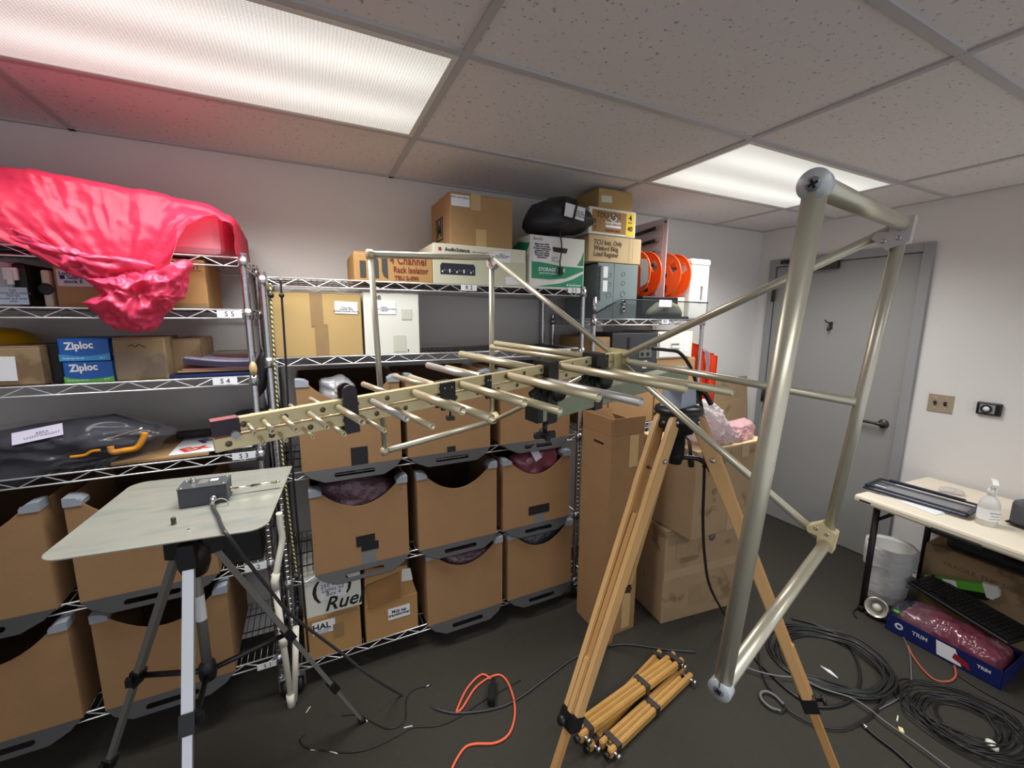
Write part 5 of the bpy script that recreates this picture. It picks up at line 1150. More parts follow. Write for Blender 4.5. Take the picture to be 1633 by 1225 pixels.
for s in ('R','L'):
    sg = 1 if s == 'R' else -1
    r1 = .0098 if s == 'R' else .0098
    T_, Bt, Tn, Bn = FR[s+'T'], FR[s+'B'], FR[s+'Tn'], FR[s+'Bn']
    fbar('diagonal_bar', hub+E_*sg*.02+N_*.014, T_, .0082); fbar('diagonal_bar', hub+E_*sg*.02-N_*.014, Bt, .0082)
    if s == 'R': fbar('middle_bar', hub+E_*.03, FR['RM'], .0078)
    fbar('rear_upright', T_, Bt, .0095); fbar('front_upright', Tn, Bn, .0105 if s == 'R' else .0085)
    tb = fbar('top_bar', T_, Tn, .0105 if s == 'R' else .0098); lb = fbar('lower_bar', Bt, Bn, .0100)
    for P_, Q_, pr in ((Tn,T_,tb),(Bn,Bt,lb)):
        d = (P_-Q_).normalized(); M_ = Mx.Translation(P_+d*.0098) @ d.to_track_quat('Z','Y').to_matrix().to_4x4()
        bm = nb(); lathe(bm, [(.0135,-.014),(.0142,-.001),(.0138,.0),(0,.0005)], M_, 28); ec = obj('end_cap', bm, CAPM, pr, True) if s == 'R' else obj('end_cap', bm, GOLDT, pr, True)
        if s == 'R':
            bm = nb(); lathe(bm, [(.0065,.0006),(.0062,.0012),(0,.0014)], M_, 20); obj('cap_screw', bm, mat('grey_screw',(140,144,152),.4,.5), pr, True)
            bm = nb()
            for a in (.4,.4+PI/2): bx(bm, (-.0042,-.0011,.0013),(.0042,.0011,.0018), M_ @ Mx.Rotation(a,4,'Z'))
            obj('screw_slot', bm, BLACKR, pr, True)
    for P_, du, nm in ((T_,-1,'corner_bracket'),(Bt,1,'corner_bracket')):
        up_ = (Bt-T_).normalized()*(1 if du < 0 else -1); inn = (hub-P_).normalized()
        u2 = (inn-up_*inn.dot(up_)).normalized(); nrm = u2.cross(up_).normalized()
        bm = nb(); prism(bm, [(-.014,-.012),(-.014,.028),(.012,.040),(.034,.022),(.030,.012),(.014,.012),(.012,-.006)], P_-nrm*.0115, u2, up_, nrm*.023); br = obj(nm, bm, mat('pale_bracket',(212,208,204),.4,.4) if P_ == T_ else GOLD, t, True)
        bm = nb()
        fn = -nrm if nrm.dot(CAM-P_) < 0 else nrm
        for uu,vv in ((0,.022),(.018,.026)):
            M_ = Mx.Translation(P_+u2*uu+up_*vv+fn*.0115) @ fn.to_track_quat('Z','Y').to_matrix().to_4x4(); lathe(bm, [(.004,0),(.0035,.0012),(.0015,.0012),(.0012,.0004),(0,.0004)], M_, 10)
        obj('bracket_screws', bm, STEEL, br, True)
# ------------------------------------------------------------------ cartons on the floor
x0,x1,y0,y1,hb_,ht = .81,1.018,-.816,-.577,1.10,1.19
t = thing('tall_open_carton', 'tall narrow open carton standing behind the wooden tripod leg', 'box', ((x0+x1)/2,(y0+y1)/2,0))
for lo,hi,nm in (((x0,y0,0),(x1,y0+.005,hb_),'front_panel'),((x0,y1-.005,0),(x1,y1,hb_),'back_panel'),((x0,y0+.005,0),(x0+.005,y1-.005,hb_),'left_panel'),((x1-.005,y0+.005,0),(x1,y1-.005,hb_),'right_panel'),((x0+.005,y0+.005,0),(x1-.005,y1-.005,.005),'bottom_panel')):
    bm = nb(); bx(bm, lo, hi); obj(nm, bm, CARDB, t, True)
for lo,hi,ax,an in (((x0+.002,y0,hb_+.001),(x1-.002,y0+.004,ht),'X',.06),((x0,y0+.002,hb_+.001),(x0+.004,y1-.002,ht),'Y',-.05),((x0+.002,y1-.004,hb_+.001),(x1-.002,y1,ht-.01),'X',-.15),((x1-.004,y0+.03,hb_+.001),(x1,y1-.03,ht-.02),'Y',-.5)):
    bm = nb(); bx(bm, lo, hi); c = V(((lo[0]+hi[0])/2,(lo[1]+hi[1])/2,lo[2])); bm.transform(Mx.Translation(c) @ Mx.Rotation(an,4,ax) @ Mx.Translation(-c)); obj('raised_flap', bm, CARDB, t, True)
bm = nb(); bx(bm, (.925,y0-.001,.93),(.982,y0-.0002,1.095)); obj('tape_patch', bm, TAPET, t, True)
bm = nb(); bx(bm, (.93,y0-.001,.02),(.985,y0-.0002,.25)); obj('tape_strip', bm, TAPET, t, True)
bm = nb(); bx(bm, (.94,y0-.0008,.40),(.985,y0-.0002,.415)); bx(bm, (.94,y0-.0008,.32),(.985,y0-.0002,.33)); bx(bm, (.978,y0-.0008,.42),(.987,y0-.0002,.46)); obj('printed_mark', bm, INK, t, True)
bm = nb(); bx(bm, (x0-.001,y0+.06,1.045),(x0-.0002,y0+.14,1.056)); obj('hand_slit', bm, INK, t, True)
t = carton('lower_floor_carton', 'big scuffed carton on the floor under the bubble-wrap carton', 1.19, 1.75, -.905, .42, 0, .545, CARDG, rz=-.125, bev=.008)
deco(t, 'tape_strip', -.28, .28, .27, .32, mat('scuffed_tape',(170,146,116),.4,n=.1), -.2105, rot=.02); 
bm = nb(); lathe(bm, [(0,0),(.024,0),(.024,.0006),(0,.0006)], Mx.Translation((.03,-.21,.47)) @ Mx.Rotation(PI/2,4,'X'), 20); obj('round_stamp', bm, mat('purple_ink',(104,84,104),.7), t)
txt(t, 'CR', .02, CARDG, face_M('front',(.03,-.2112,.47)))
bm = nb(); bx(bm, (-.2806,.03,.05),(-.2802,.14,.24)); obj('faded_print', bm, mat('faded_purple',(136,112,108),.9,n=.3,ns=20), t)
deco(t, 'faded_print', -.21, -.06, .38, .5, mat('faded_brown',(150,126,96),.9,n=.2,ns=25), -.2108)
deco(t, 'faded_print', -.1, .1, .07, .2, MATS['faded_brown'], -.2108)
t = carton('upper_floor_carton', 'brown carton stacked on the scuffed carton with bubble wrap on its top', 1.21, 1.755, -.985, .40, .546, 1.02, CARDP, rz=0, bev=.004, tape=None)
t.children[0].data.materials[0] = CARDG
txt(t, '}} o ●', .05, mat('faded_olive',(124,106,76),.9), face_M('front',(-.125,-.2012,.2), PI/2))
deco(t, 'tape_strip', -.01, .04, .0, .12, MATS['scuffed_tape'], -.2008); deco(t, 'tape_strip', .06, .12, .40, .474, MATS['scuffed_tape'], -.2008)
t = thing('bubble_wrap', 'pink and clear bubble wrap heaped on the upper floor carton', 'bubble wrap', (1.5,-.8,1.022))
pxblob('pink_sheet', [(1106,727),(1095,700),(1098,680),(1125,668),(1160,678),(1185,668),(1193,680),(1188,695),(1165,715),(1140,727)], -.86, .07, PINKF, t, amp=.7, f=13, seed=61, nu=110, nv=44)
pxblob('clear_sheet', [(1103,700),(1100,665),(1103,645),(1120,637),(1138,645),(1143,662),(1165,685),(1180,697),(1170,710),(1135,712)], -.90, .05, WHITEF, t, amp=.7, f=15, seed=62, nu=110, nv=44)
pxblob('pink_end', [(1077,698),(1076,684),(1085,680),(1097,688),(1099,700),(1090,703)], -.95, .03, PINKF, t, amp=.3, f=14, seed=63)
# ------------------------------------------------------------------ folded small tripod lying on the floor
t = thing('folded_tripod', 'folded honey-wood tripod with black straps lying on the floor', 'tripod', (.7,-1.18,0))
for a,b,z,bands in (((1080,1050),(920,1168),.075,(.04,.40,.93)),((1094,1074),(966,1194),.024,(.48,.93)),((1058,1046),(934,1184),.022,(.05,.95))):
    p, q = PZ(*a,z), PZ(*b,z); d = (q-p).normalized(); sdv = ZA.cross(d).normalized(); L_ = (q-p).length
    for k in (-1,0,1):
        bm = nb(); w = .0105 if k else .009; prism(bm, [(-w,-.017),(w,-.017),(w,.017),(-w,.017)], p+sdv*k*.0215-d*(.008 if k else -.05), sdv, ZA, d*(L_-(0 if k else .09)+.016)); bmesh.ops.bevel(bm, geom=bm.edges[:], offset=.004, segments=2, affect='EDGES'); obj('slat', bm, WOODD, t, True)
    for f_ in bands:
        bm = nb(); prism(bm, [(-.036,-.021),(.036,-.021),(.036,.021),(-.036,.021)], p+d*L_*f_-d*.012, sdv, ZA, d*.024); obj('strap', bm, mat('brown_black_strap',(52,44,42),.5), t, True)
    for e, dd in ((p,-1),(q,1)):
        bm = nb(); c = e+d*dd*-.015; tube(bm, [c-sdv*.036,c+sdv*.046], .006, 8); tube(bm, [c+sdv*.046,c+sdv*.058], .011, 8); obj('bolt', bm, STEEL, t, True)
    bm = nb(); c = q+d*.004+sdv*.02; tube(bm, [c, c+d*.022], [.008,.013], 10); obj('wing_knob', bm, BLACKP, t, True)
# ------------------------------------------------------------------ cables on the floor
def cable(name, label, pts, r, m, cat='cable', n=7, seg=8, group=None):
    c = pts[len(pts)//2]; t = thing(name, label, cat, (c.x,c.y,0), 0, group); bm = nb(); tube(bm, smooth_path(pts,n), r, seg); obj('wire', bm, m, t, True); return t
fz = lambda L, z=.006: [PZ(a,b,z) for a,b in L]
t = cable('extension_cord', 'orange extension cord looping on the floor beside the wooden tripod leg', fz([(783,1083),(768,1076),(745,1098),(728,1135),(738,1128),(760,1095),(790,1077),(806,1083),(818,1110),(821,1140),(812,1170),(790,1185),(755,1187),(738,1196),(720,1228),(714,1260)]), .0048, mat('orange_cord',(236,104,74),.5), 'cord')
a, b = PZ(786,1094,.02), PZ(783,1122,.02); d = (b-a).normalized(); sdv = ZA.cross(d)
bm = nb(); prism(bm, [(-.016,-.019),(.016,-.019),(.016,.019),(-.016,.019)], a, sdv, ZA, b-a); bmesh.ops.bevel(bm, geom=bm.edges[:], offset=.004, segments=2, affect='EDGES'); prism(bm, [(-.008,-.010),(.008,-.010),(.012,.012),(-.012,.012)], a-d*.03, sdv, ZA, d*.03); obj('socket_end', bm, BLACKP, t, True)
cable('thin_wire', 'thin black wire with bright ends curling over the floor by the PVC frame', fz([(487,1060+110),(478,1180),(490,1193),(520,1197),(560,1200),(600,1190),(640,1170),(660,1160),(700,1157),(735,1142),(770,1118),(830,1085)],.004), .0022, CABLEM)
cable('thin_wire', 'second thin black wire bending to a metal plug near the floor centre', fz([(545,1141),(570,1140),(590,1150),(620,1162),(645,1150),(648,1115),(660,1100),(680,1094)],.004), .002, CABLEM)
p = PZ(683,1094,.005); bm = nb(); tube(bm, [p-V((.012,0,0)),p+V((.012,.003,0))], .0035, 8); tag(obj('metal_plug', bm, STEEL), 'small bright metal plug at the end of the second thin wire', 'plug')
for L_, lb in (([(495,1196),(520,1197),(538,1202)],'white wire scrap below the PVC frame, nearest the picture bottom'), ([(568,1139),(580,1144),(586,1151)],'white wire scrap where the grey tripod leg meets the floor'), ([(644,1161),(652,1159),(658,1158)],'short white wire scrap near the orange cord'), ([(488,1137),(492,1131),(495,1127)],'tiny white wire scrap beside the foot of the PVC frame')):
    bm = nb(); tube(bm, smooth_path(fz(L_,.003),5), .0022, 6); tag(obj('wire_scrap', bm, PVC), lb, 'wire', 'white wire scraps on the floor')
# thick coax from the antenna hub
pts = [PY(a,b,y) for a,b,y in ((1040,556,-1.33),(1062,558,-1.33),(1084,563,-1.33),(1103,590,-1.32),(1116,635,-1.31),(1124,690,-1.29),(1123,760,-1.26),(1121,830,-1.23),(1124,890,-1.19),(1134,940,-1.15))]+fz([(1165,995),(1200,1045),(1225,1072),(1262,1105),(1300,1126),(1338,1125),(1362,1110),(1372,1078),(1360,1040),(1335,1014),(1300,996),(1262,986)],.007)
cable('coax_cable', 'thick black coax hanging from behind the antenna hub down to the floor coil', pts, .0062, CABLEM, n=8)
ring = [(1247,1013),(1239,1035),(1250,1058),(1274,1076),(1304,1090),(1340,1102),(1377,1110),(1402,1106),(1416,1092),(1412,1074),(1392,1052),(1360,1030),(1322,1012),(1285,1004),(1262,1005)]
rp = [PZ(a,b,.006) for a,b in ring]; cen = sum(rp, V())/len(rp)
t = thing('coax_coil', 'coil of black cable on the floor behind the right wooden tripod leg', 'cable', (cen.x,cen.y,0))
for k in range(9):
    sc = .86+.035*k; off = V((random.uniform(-.015,.015),random.uniform(-.015,.015),0)); lp = [cen+(q-cen)*sc*(1+.03*math.sin(i*1.7+k))+off for i,q in enumerate(rp)]
    for i,q in enumerate(lp): q.z = .006+.011*((k*3+i//4)%3)
    bm = nb(); tube(bm, smooth_path(lp,5,True), .0052, 7, closed=True); obj('loop', bm, CABLEM, t, True)
cable('grey_cable', 'thin grey cable with a shiny end looping in front of the coil', fz([(1180,1060),(1205,1070),(1240,1078),(1275,1082),(1310,1098),(1355,1112),(1385,1130),(1410,1150),(1460,1185),(1500,1215),(1540,1245)],.02), .0035, GREYCAB)
cable('looped_cable', 'black cable with a taped grey loop beside the right wooden tripod leg', fz([(1209,1030),(1212,1060),(1222,1090),(1240,1112),(1252,1128),(1245,1134),(1228,1128),(1215,1116),(1213,1106),(1222,1103),(1236,1110),(1250,1124),(1262,1136),(1290,1152),(1315,1160),(1345,1162),(1375,1150),(1395,1135),(1412,1110)],.012), .004, CABLEM)
bm = nb(); tube(bm, smooth_path(fz([(1245,1134),(1228,1128),(1215,1116),(1213,1106),(1222,1103),(1236,1110),(1250,1124)],.012),6), .0058, 8); tag(obj('tape_wrap', bm, GREYCAB), 'grey taped section of the looped black cable', 'tape')
t = cable('coax_end', 'black coax with a silver connector pointing at the coil, bottom right', fz([(1378,1158),(1400,1177),(1430,1200),(1460,1228),(1480,1250)],.008), .006, CABLEM)
a, b = PZ(1376,1155,.009), PZ(1383,1162,.009); bm = nb(); tube(bm, [a,b], .008, 12); obj('connector', bm, STEEL, t, True)
ring2 = [(1437,1112),(1450,1095),(1480,1096),(1520,1105),(1560,1122),(1600,1142),(1635,1168),(1650,1200),(1630,1222),(1590,1222),(1550,1210),(1510,1190),(1470,1160),(1445,1135)]
rp2 = [PZ(a,b,.005) for a,b in ring2]; cen2 = sum(rp2, V())/len(rp2)
t = thing('wire_coil', 'loose dark tangle of thin cable at the bottom right in front of the table', 'cable', (cen2.x,cen2.y,0))
for k in range(12):
    sc = .55+.045*k; off = V((random.uniform(-.03,.03),random.uniform(-.04,.04),0)); lp = [cen2+(q-cen2)*sc*(1+.06*math.sin(i*1.3+k*2))+off for i,q in enumerate(rp2)]
    for i,q in enumerate(lp): q.z = .004+.007*((k*2+i//3)%4)
    bm = nb(); tube(bm, smooth_path(lp,5,True), .0034, 6, closed=True); obj('loop', bm, CABLEM, t, True)
cable('orange_cable', 'dull orange cord looping out from under the navy box', fz([(1448,1030),(1455,1045),(1470,1066),(1490,1084),(1512,1087),(1524,1078),(1522,1062)],.006), .0045, mat('dull_orange_cord',(176,84,62),.5), 'cord')
cable('grey_wire', 'thin grey wire arcing from the navy box to the tangle', fz([(1438,1010),(1450,1040),(1453,1072),(1452,1092),(1440,1110),(1400,1132)],.006), .0025, GREYCAB)
cable('wall_side_cable', 'thin black cable running along the floor past the navy box to the picture edge', fz([(1525,1075),(1560,1098),(1590,1115),(1633,1138),(1660,1150)],.005), .003, CABLEM)
p = PZ(1323,1072,.006); bm = nb(); tube(bm, [p+V((-.0,-.035,-.002)),p,p+V((.0,.04,0))], [.003,.009,.002], 8); tag(obj('paper_scrap', bm, PAPER), 'white pointed paper scrap inside the cable coil', 'paper')
p = PZ(1437,1165,.006); bm = nb(); bx(bm, (-.012,-.008,-.004),(.012,.008,.006), Mx.Translation(p) @ Mx.Rotation(.6,4,'Z'), bev=.003); tag(obj('cream_clip', bm, mat('cream_clip_plastic',(238,214,160),.5)), 'small cream clip lying left of the wire tangle', 'clip')
p = PZ(1434,1147,.004); bm = nb(); tube(bm, [p+V((-.02,.0,0)),p+V((.015,.01,0))], .003, 6); tag(obj('white_tie', bm, PVC), 'short white cable tie beside the cream clip', 'cable tie')
p = PZ(1581,1189,.012); bm = nb(); lathe(bm, [(.0,-.008),(.018,-.006),(.022,.004),(.016,.012),(0,.014)], Mx.Translation(p) @ Mx.Rotation(.5,4,'X'), 16); tag(obj('plastic_disc', bm, PVC), 'white plastic disc lying in the wire tangle', 'disc')
# ------------------------------------------------------------------ folding table and what stands on and under it
TA = V((2.235,-1.205,0)); tz = math.radians(-4); ZT = .70
t = thing('folding_table', 'cream plastic folding table against the right wall', 'table', TA, tz)
bm = nb(); bx(bm, (0,-1.8,ZT-.045),(.74,0,ZT), bev=.014); obj('tabletop', bm, TABLET, t)
bm = nb(); bx(bm, (-.001,-.085,ZT-.030),(.004,-.03,ZT-.02), bev=.002); obj('edge_slot', bm, BLACKP, t)
bm = nb(); bx(bm, (-.004,-.52,ZT-.062),(.05,-.34,ZT-.030), bev=.01); obj('carry_grip', bm, BLACKP, t)
for y in (-.08,-1.7):
    for x in (.08,.66):
        bm = nb(); tube(bm, [(x,y,ZT-.05),(x,y,.02)], .0155, 12); lg = obj('leg', bm, TABLEG, t)
        bm = nb(); lathe(bm, [(0,0),(.02,0),(.02,.03),(.016,.035)], Mx.Translation((x,y,0)), 12); obj('foot_cap', bm, BLACKR, lg)
        bm = nb(); dy = -.09 if y > -1 else .09; tube(bm, [(x,y,ZT-.14),(x,y+dy,ZT-.05)], .009, 8); obj('brace', bm, TABLEG, lg)
    bm = nb(); tube(bm, [(.08,y,ZT-.06),(.66,y,ZT-.06)], .012, 10); obj('crossbar', bm, TABLEG, t)
def tp_(px,py,h=0.): return PZ(px,py,ZT+h)
# papers under the tray
A, Bq = tp_(1386,783), tp_(1488,822)
for k,(lb,da,rot) in enumerate((('lowest white sheet sticking out from under the clear tray',0,0),('upper white sheet under the clear tray on the table',.012,.05))):
    bm = nb(); d = (Bq-A).normalized(); ang = math.atan2(d.y,d.x)+rot
    bx(bm, (0,0,0),((Bq-A).length,.216,.004)); bm.transform(Mx.Translation(A+V((.01+da,-.005,.001+.0045*k))) @ Mx.Rotation(ang,4,'Z')); tag(obj('paper_sheet', bm, PAPER), lb, 'paper', 'papers under the tray')
t = thing('document_tray', 'open dark-framed clear document case lying on the papers at the table corner', 'document case', tp_(1460,795,.01))
q = [tp_(1376,776,.02), tp_(1398,765,.02), tp_(1556,806,.02), tp_(1540,826,.02)]
d = ((q[3]-q[0])+(q[2]-q[1])).normalized(); n2 = V((-d.y,d.x,0)); L_, W_ = (q[3]-q[0]).length, abs((q[1]-q[0]).dot(n2))
W_ = max(W_,.17); o = q[0].copy(); o.z = ZT+.011
FR_M = mat('navy_frame_plastic',(34,40,56),.35)
for z, sh_ in ((0,0),(.013,.018)):
    bm = nb(); prism(bm, [(0,0),(L_,0),(L_,W_),(0,W_)], o+n2*sh_+ZA*z, d, n2, (0,0,.008), [[(.014,.014),(L_-.014,.014),(L_-.014,W_-.014),(.014,W_-.014)]]); fr_ = obj('frame', bm, FR_M, t, True)
    bm = nb(); prism(bm, [(.014,.014),(L_-.014,.014),(L_-.014,W_-.014),(.014,W_-.014)], o+n2*sh_+ZA*(z+.001), d, n2, (0,0,.002)); obj('clear_sheet', bm, FILM if z else SMOKE, fr_, True)
bm = nb(); prism(bm, [(.05,W_-.02),(L_-.06,W_-.02),(L_-.06,W_),(.05,W_)], o+n2*.022+ZA*.021, d, n2, (0,0,.007)); obj('clip_strip', bm, FR_M, t, True)
bm = nb(); prism(bm, [(.03,.05),(.08,.05),(.08,.06),(.03,.06)], o+n2*.018+ZA*.0165, d, n2, (0,0,.001)); obj('white_tag', bm, PAPER, t, True)
p = tp_(1507,786,.012); tag(starblob('plastic_scrap', [(-.045,-.02),(.05,-.025),(.06,.012),(0,.025),(-.04,.015)], p+V((.06,0,.0)), V((.3,-.95,0)), V((.95,.3,0)), ZA, .014, WHITEF, amp=.8, f=30, seed=71), 'crumpled clear plastic scrap behind the document case', 'plastic')
p = tp_(1572,836); t = thing('spray_bottle', 'white spray bottle with a trigger head on the table', 'bottle', p, .5)
WB = mat('translucent_bottle',(228,226,222),.35,trans=.2)
bm = nb(); lathe(bm, [(0,0),(.034,0),(.037,.004),(.037,.095),(.036,.108),(.028,.128),(.016,.142),(.013,.152),(.013,.16)], None, 24); obj('body', bm, WB, t)
bm = nb(); lathe(bm, [(.0374,.03),(.0374,.085)], None, 24); lb_ = obj('label_wrap', bm, PAPER, t)
for z,s,bd in ((.07,.009,'70% Ethanol'),(.055,.007,'flammable'),(.042,.005,'keep away from heat')):
    txt(lb_, bd, s, INKG, Mx.Rotation(-1.15,4,'Z') @ face_M('front',(0,-.0378,z)))
bm = nb(); lathe(bm, [(.0145,.152),(.0165,.154),(.0165,.176),(.012,.18),(0,.18)], None, 18); obj('screw_collar', bm, WHITEP, t)
bm = nb(); prism(bm, [(-.028,.178),(.014,.178),(.02,.195),(.03,.20),(.05,.198),(.05,.212),(.02,.224),(-.03,.222),(-.04,.205)], (0,.010,0), XA, ZA, (0,-.020,0)); bm.transform(Mx.Rotation(PI-.1,4,'Z')); hd_ = obj('spray_head', bm, WHITEP, t)
bm = nb(); tube(bm, smooth_path([(-.03,0,.20),(-.042,0,.18),(-.036,0,.155)],4), .005, 8); obj('trigger', bm, WHITEP, t)
t = thing('grey_fabric_case', 'grey felt case at the right picture edge on the table', 'case', tp_(1640,835))
a = tp_(1606,832); bm = nb()
pts = [(0,0),(.0,.0)]
bx(bm, (-.02,-.22,0),(.22,.0,.13), bev=.02); bm.transform(Mx.Translation((a.x-.02,a.y-.01,ZT)) @ Mx.Rotation(-.25,4,'Z') @ Mx.Shear('XY',4,(0,0))); obj('shell', bm, GREYFAB, t, True)
bm = nb(); bx(bm, (-.022,-.222,.01),(.222,.002,.018)); bm.transform(Mx.Translation((a.x-.02,a.y-.01,ZT)) @ Mx.Rotation(-.25,4,'Z')); obj('zip_seam', bm, BLACKP, t, True)
# bin
bc = V((2.565,-1.285,0)); t = thing('waste_bin', 'white waste bin with a clear liner under the table end', 'bin', bc)
bm = nb(); lathe(bm, [(0,.0),(.085,0),(.09,.01),(.112,.33),(.115,.345),(.111,.345),(.107,.33),(.086,.012),(0,.012)], None, 28); obj('bucket', bm, WHITEP, t)
bm = nb(); prof = [(.10,.06),(.108,.30),(.117,.352),(.121,.348),(.122,.30),(.120,.25),(.119,.225)]; lathe(bm, prof, None, 40)
for v in bm.verts:
    if v.co.z > .2: a = math.atan2(v.co.y,v.co.x); s_ = 1+.02*math.sin(a*9)+.015*math.sin(a*5+1); v.co.x *= s_; v.co.y *= s_; v.co.z += .012*math.sin(a*4+1)*(v.co.z < .26)
obj('liner', bm, LINER, t)
# brown carton and black block at the wall
t = carton('table_carton', 'brown carton lying under the table behind the keyboard', 2.70, 3.0-.02, -2.05, .66, 0, .385, CARDG, tape=None)
bm = nb(); lay = [('FRAGILE',.3),('THIS SIDE UP',.12)]; bm.free()
for s_, yy in lay: txt(t, s_, .035, mat('faded_brown_ink',(112,88,62),.8), face_M('left',(-.1408,yy-.12,.30)))
t = thing('black_block', 'black block lying on the brown carton under the tabletop', 'bag', (2.84,-1.75,.387))
bm = nb(); bx(bm, (2.712,-2.04,.387),(2.965,-1.46,.53), bev=.03); obj('body', bm, FABRIC, t, True)  # rounded black block filling the space between carton and tabletop
bm = nb(); tube(bm, smooth_path([(2.715,-1.68,.47),(2.69,-1.70,.455),(2.69,-1.82,.455),(2.715,-1.84,.47)],5), .008, 8); obj('handle', bm, BLACKP, t, True)
# green and black bar with a rounded white end
a, b = PX(1478,922,2.66), PX(1572,937,2.66)
t = thing('green_bar', 'green bar with a white label and white rounded end leaning on the carton', 'bar', ((a.x+b.x)/2,(a.y+b.y)/2,.2))
d = (b-a).normalized(); sv = V((0,0,1)); sv = (sv-d*sv.dot(d)).normalized()
bm = nb(); prism(bm, [(0,-.022),((b-a).length,-.022),((b-a).length,.022),(0,.022)], a, d, sv, (-.025,0,0)); obj('body', bm, GREENP, t, True)
bm = nb(); prism(bm, [(0,-.06),((b-a).length,-.06),((b-a).length,-.0225),(0,-.0225)], a, d, sv, (-.025,0,0)); obj('black_base', bm, BLACKP, t, True)
bm = nb(); prism(bm, [(0,-.042),(.02,-.05),(.048,-.03),(.055,-.005),(.048,.02),(0,.03)], b, d, sv, (-.027,0,0)); obj('end_cap', bm, WHITEP, t, True)
bm = nb(); prism(bm, [(.08,-.02),(.135,-.02),(.135,.018),(.08,.018)], a+V((-.0252,0,0)), d, sv, (-.001,0,0)); obj('label_sheet', bm, PAPER, t, True)
# navy box with maroon bubble wrap, keyboard
c0_, c1_ = PZ(1411,1002,0), PZ(1596,1102,0); d = (c1_-c0_).normalized(); n2 = V((-d.y,d.x,0)); n2 = n2 if n2.x > 0 else -n2; L_ = (c1_-c0_).length; W_ = .25; Hb = .095
t = thing('navy_box', 'open navy printed box filled with maroon bubble wrap under the table', 'box', c0_+d*L_/2)
for o, u, l in ((c0_,d,L_),(c0_+n2*(W_-.004),d,L_),(c0_,n2,W_),(c0_+d*(L_-.004),n2,W_)):
    w_ = n2 if u == d else d
    bm = nb(); prism(bm, [(0,0),(l,0),(l,Hb),(0,Hb)], o, u, ZA, w_*.004); obj('wall_panel', bm, NAVY, t, True)
bm = nb(); prism(bm, [(0,0),(L_,0),(L_,W_),(0,W_)], c0_, d, n2, (0,0,.004)); obj('base_panel', bm, NAVY, t, True)
FM = Mx((( d.x,0,-n2.x,0),(d.y,0,-n2.y,0),(0,1,0,0),(0,0,0,1)))
def fpt(u,v,o=.0006): return wmat(t).inverted() @ (Mx.Translation(c0_+d*u+ZA*v-n2*o) @ FM)
bm = nb(); prism(bm, [(.21,.012),(.30,.012),(.27,.085),(.20,.085)], c0_-n2*.0002, d, ZA, -n2*.0006); obj('white_print', bm, PAPER, t, True)
bm = nb(); prism(bm, [(.265,.035),(.33,.015),(.32,.045),(.27,.065)], c0_-n2*.0009, d, ZA, -n2*.0006); obj('red_print', bm, mat('dark_red_print',(150,30,36),.5), t, True)
bm = nb(); lathe(bm, [(.018,0),(.018,.0008),(.008,.0008),(.008,0)], fpt(.055,.05), 18); obj('ring_print', bm, mat('pale_print',(196,200,206),.5), t)
txt(t, 'TRIM', .028, MATS['pale_print'], fpt(.14,.055,.001), bold=.0005); txt(t, 'TRIM', .02, MATS['pale_print'], fpt(.37,.06,.001), bold=.001)
cm = c0_+d*L_/2+n2*W_/2
tag(starblob('bubble_wrap_bundle', [(-L_/2+.03,-W_/2+.03),(L_/2-.03,-W_/2+.03),(L_/2-.03,W_/2-.03),(-L_/2+.03,W_/2-.03)], cm+ZA*.055, d, n2, ZA, .085, MAROON, amp=.4, f=15, seed=81, nu=130, nv=44), 'maroon bubble wrap filling the navy box', 'bubble wrap')
tag(starblob('clear_bag', [(-.09,-.08),(.08,-.09),(.1,.07),(-.07,.09)], c0_+d*.10+n2*.10+ZA*.09, d, n2, ZA, .055, FILM, amp=.7, f=16, seed=83, nu=60, nv=20), 'clear crinkled bag at the near end of the navy box', 'bag')
p = c0_+d*.03+n2*.03+ZA*.112; bm = nb(); bx(bm, (-.02,-.012,-.006),(.02,.012,.006), Mx.Translation(p) @ Mx.Rotation(.4,4,'Y'), bev=.003); tag(obj('green_clip', bm, GREENP), 'bright green clip on the rim of the navy box', 'clip')
bm = nb(); tube(bm, smooth_path([c0_+d*.12+n2*.12+ZA*.14, c0_+d*.15+n2*.10+ZA*.15, c0_+d*.18+n2*.05+ZA*.13],4), .007, 8); tag(obj('orange_screwdriver', bm, mat('orange_grip',(214,86,52),.4)), 'orange tool handle showing in the clear bag', 'tool')
k0, k1 = PZ(1447,932,.17), PZ(1628,1045,.17); d = (k1-k0).normalized(); n2 = V((-d.y,d.x,0)); n2 = n2 if n2.x > 0 else -n2; KL = .46; KW = .165
k0 = k0+V((.0,0,.0)); up_ = (ZA*.97+n2*-.25).normalized(); n3 = (n2*.97+ZA*.25).normalized()
t = thing('keyboard', 'black keyboard resting on the back edge of the navy box', 'keyboard', k0+d*KL/2)
bm = nb(); prism(bm, [(0,0),(KL,0),(KL,KW),(0,KW)], k0, d, n3, up_*.018); bmesh.ops.bevel(bm, geom=bm.edges[:], offset=.004, segments=1, affect='EDGES'); kb = obj('base', bm, BLACKP, t, True)
bm = nb(); prism(bm, [(.002,.001),(KL-.002,.001),(KL-.002,.006),(.002,.006)], k0+up_*.0182, d, n3, up_*.001); obj('front_lip', bm, INKG, t, True)
km = None
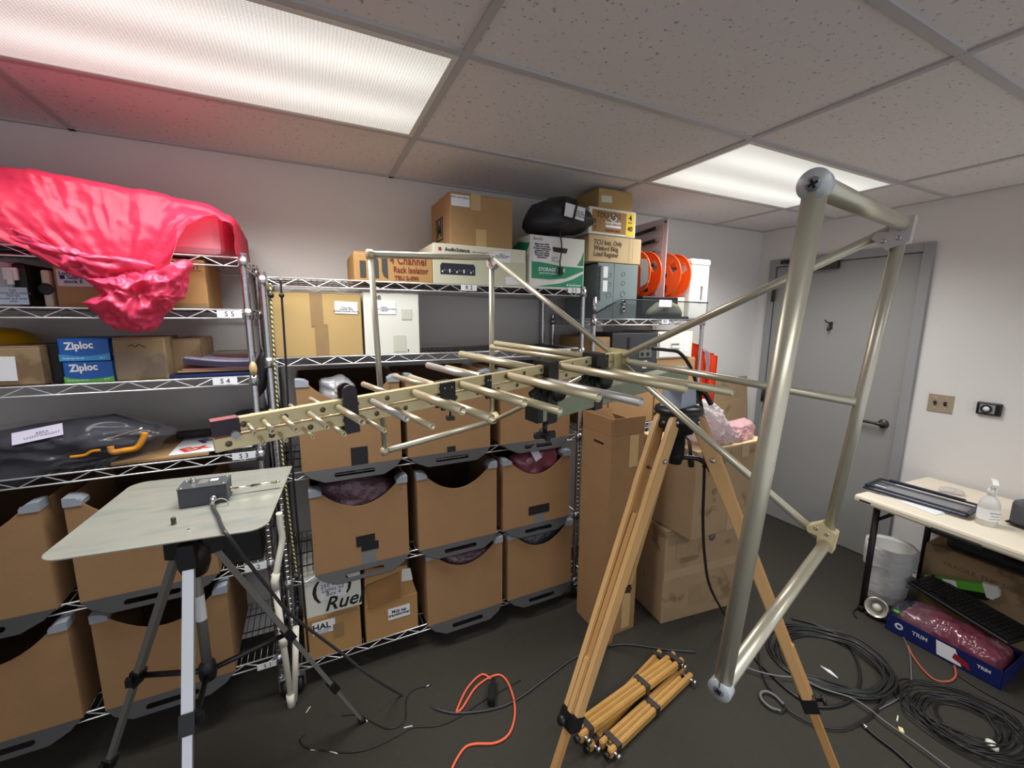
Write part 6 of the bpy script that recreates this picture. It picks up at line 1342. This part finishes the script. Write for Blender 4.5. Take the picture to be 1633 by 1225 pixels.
for r_ in range(6):
    for c_ in range(20):
        if r_ == 0 and 3 < c_ < 9: continue
        u, v_ = .014+c_*.0218, .018+r_*.0225
        p_ = k0+d*u+n3*v_+up_*.0185
        if km is None:
            bm = nb(); prism(bm, [(0,0),(.018,0),(.018,.018),(0,.018)], (0,0,0), d, n3, up_*.005); bmesh.ops.recalc_face_normals(bm, faces=bm.faces[:]); km = bpy.data.meshes.new('key'); bm.to_mesh(km); bm.free(); km.materials.append(mat('key_black',(38,38,40),.5))
        o = obj('key', km, None, t); o.location = wmat(t).inverted() @ p_
bm = nb(); tube(bm, smooth_path([k0+n3*.1, k0-d*.04+n3*.09+ZA*.02, k0-d*.075+n3*.06-ZA*.02, k0-d*.05+n3*.03-ZA*.06, k0-d*.01+n3*.02-ZA*.03],5), .0025, 6); obj('cable', bm, CABLEM, t, True)
# clip lamp lying beside the table leg
p = PZ(1393,985,0); t = thing('clip_lamp', 'small lamp with a shiny reflector lying at the foot of the table leg', 'lamp', (p.x+.02,p.y,0), .3)
M_ = Mx.Translation((0,0,.06)) @ Mx.Rotation(-PI/2+.35,4,'Y') @ Mx.Scale(1.25,4)
bm = nb(); lathe(bm, [(.012,-.03),(.02,-.02),(.034,.0),(.042,.022),(.040,.022),(.032,.002),(.018,-.017),(.0,-.024)], M_, 24); obj('reflector', bm, mat('pearl_reflector',(226,220,208),.25,.5), t)
bm = nb(); lathe(bm, [(0,-.012),(.014,-.01),(.018,.0),(.012,.014),(0,.018)], M_, 16); obj('bulb', bm, PVC, t)
bm = nb(); lathe(bm, [(.0405,.020),(.044,.020),(.044,.025),(.0405,.025)], M_, 24); obj('rim', bm, STEEL, t)
bm = nb(); bx(bm, (-.02,-.05,0),(.05,.05,.012), bev=.004); tube(bm, [(.03,0,.01),(.02,0,.05)], .012, 8); obj('stand', bm, BLACKP, t)
bm = nb(); tube(bm, smooth_path([(.04,.02,.006),(.0,.08,.006),(-.06,.09,.006),(-.1,.07,.006)],5), .004, 6); obj('cable', bm, CABLEM, t)
bpy.context.view_layer.update()
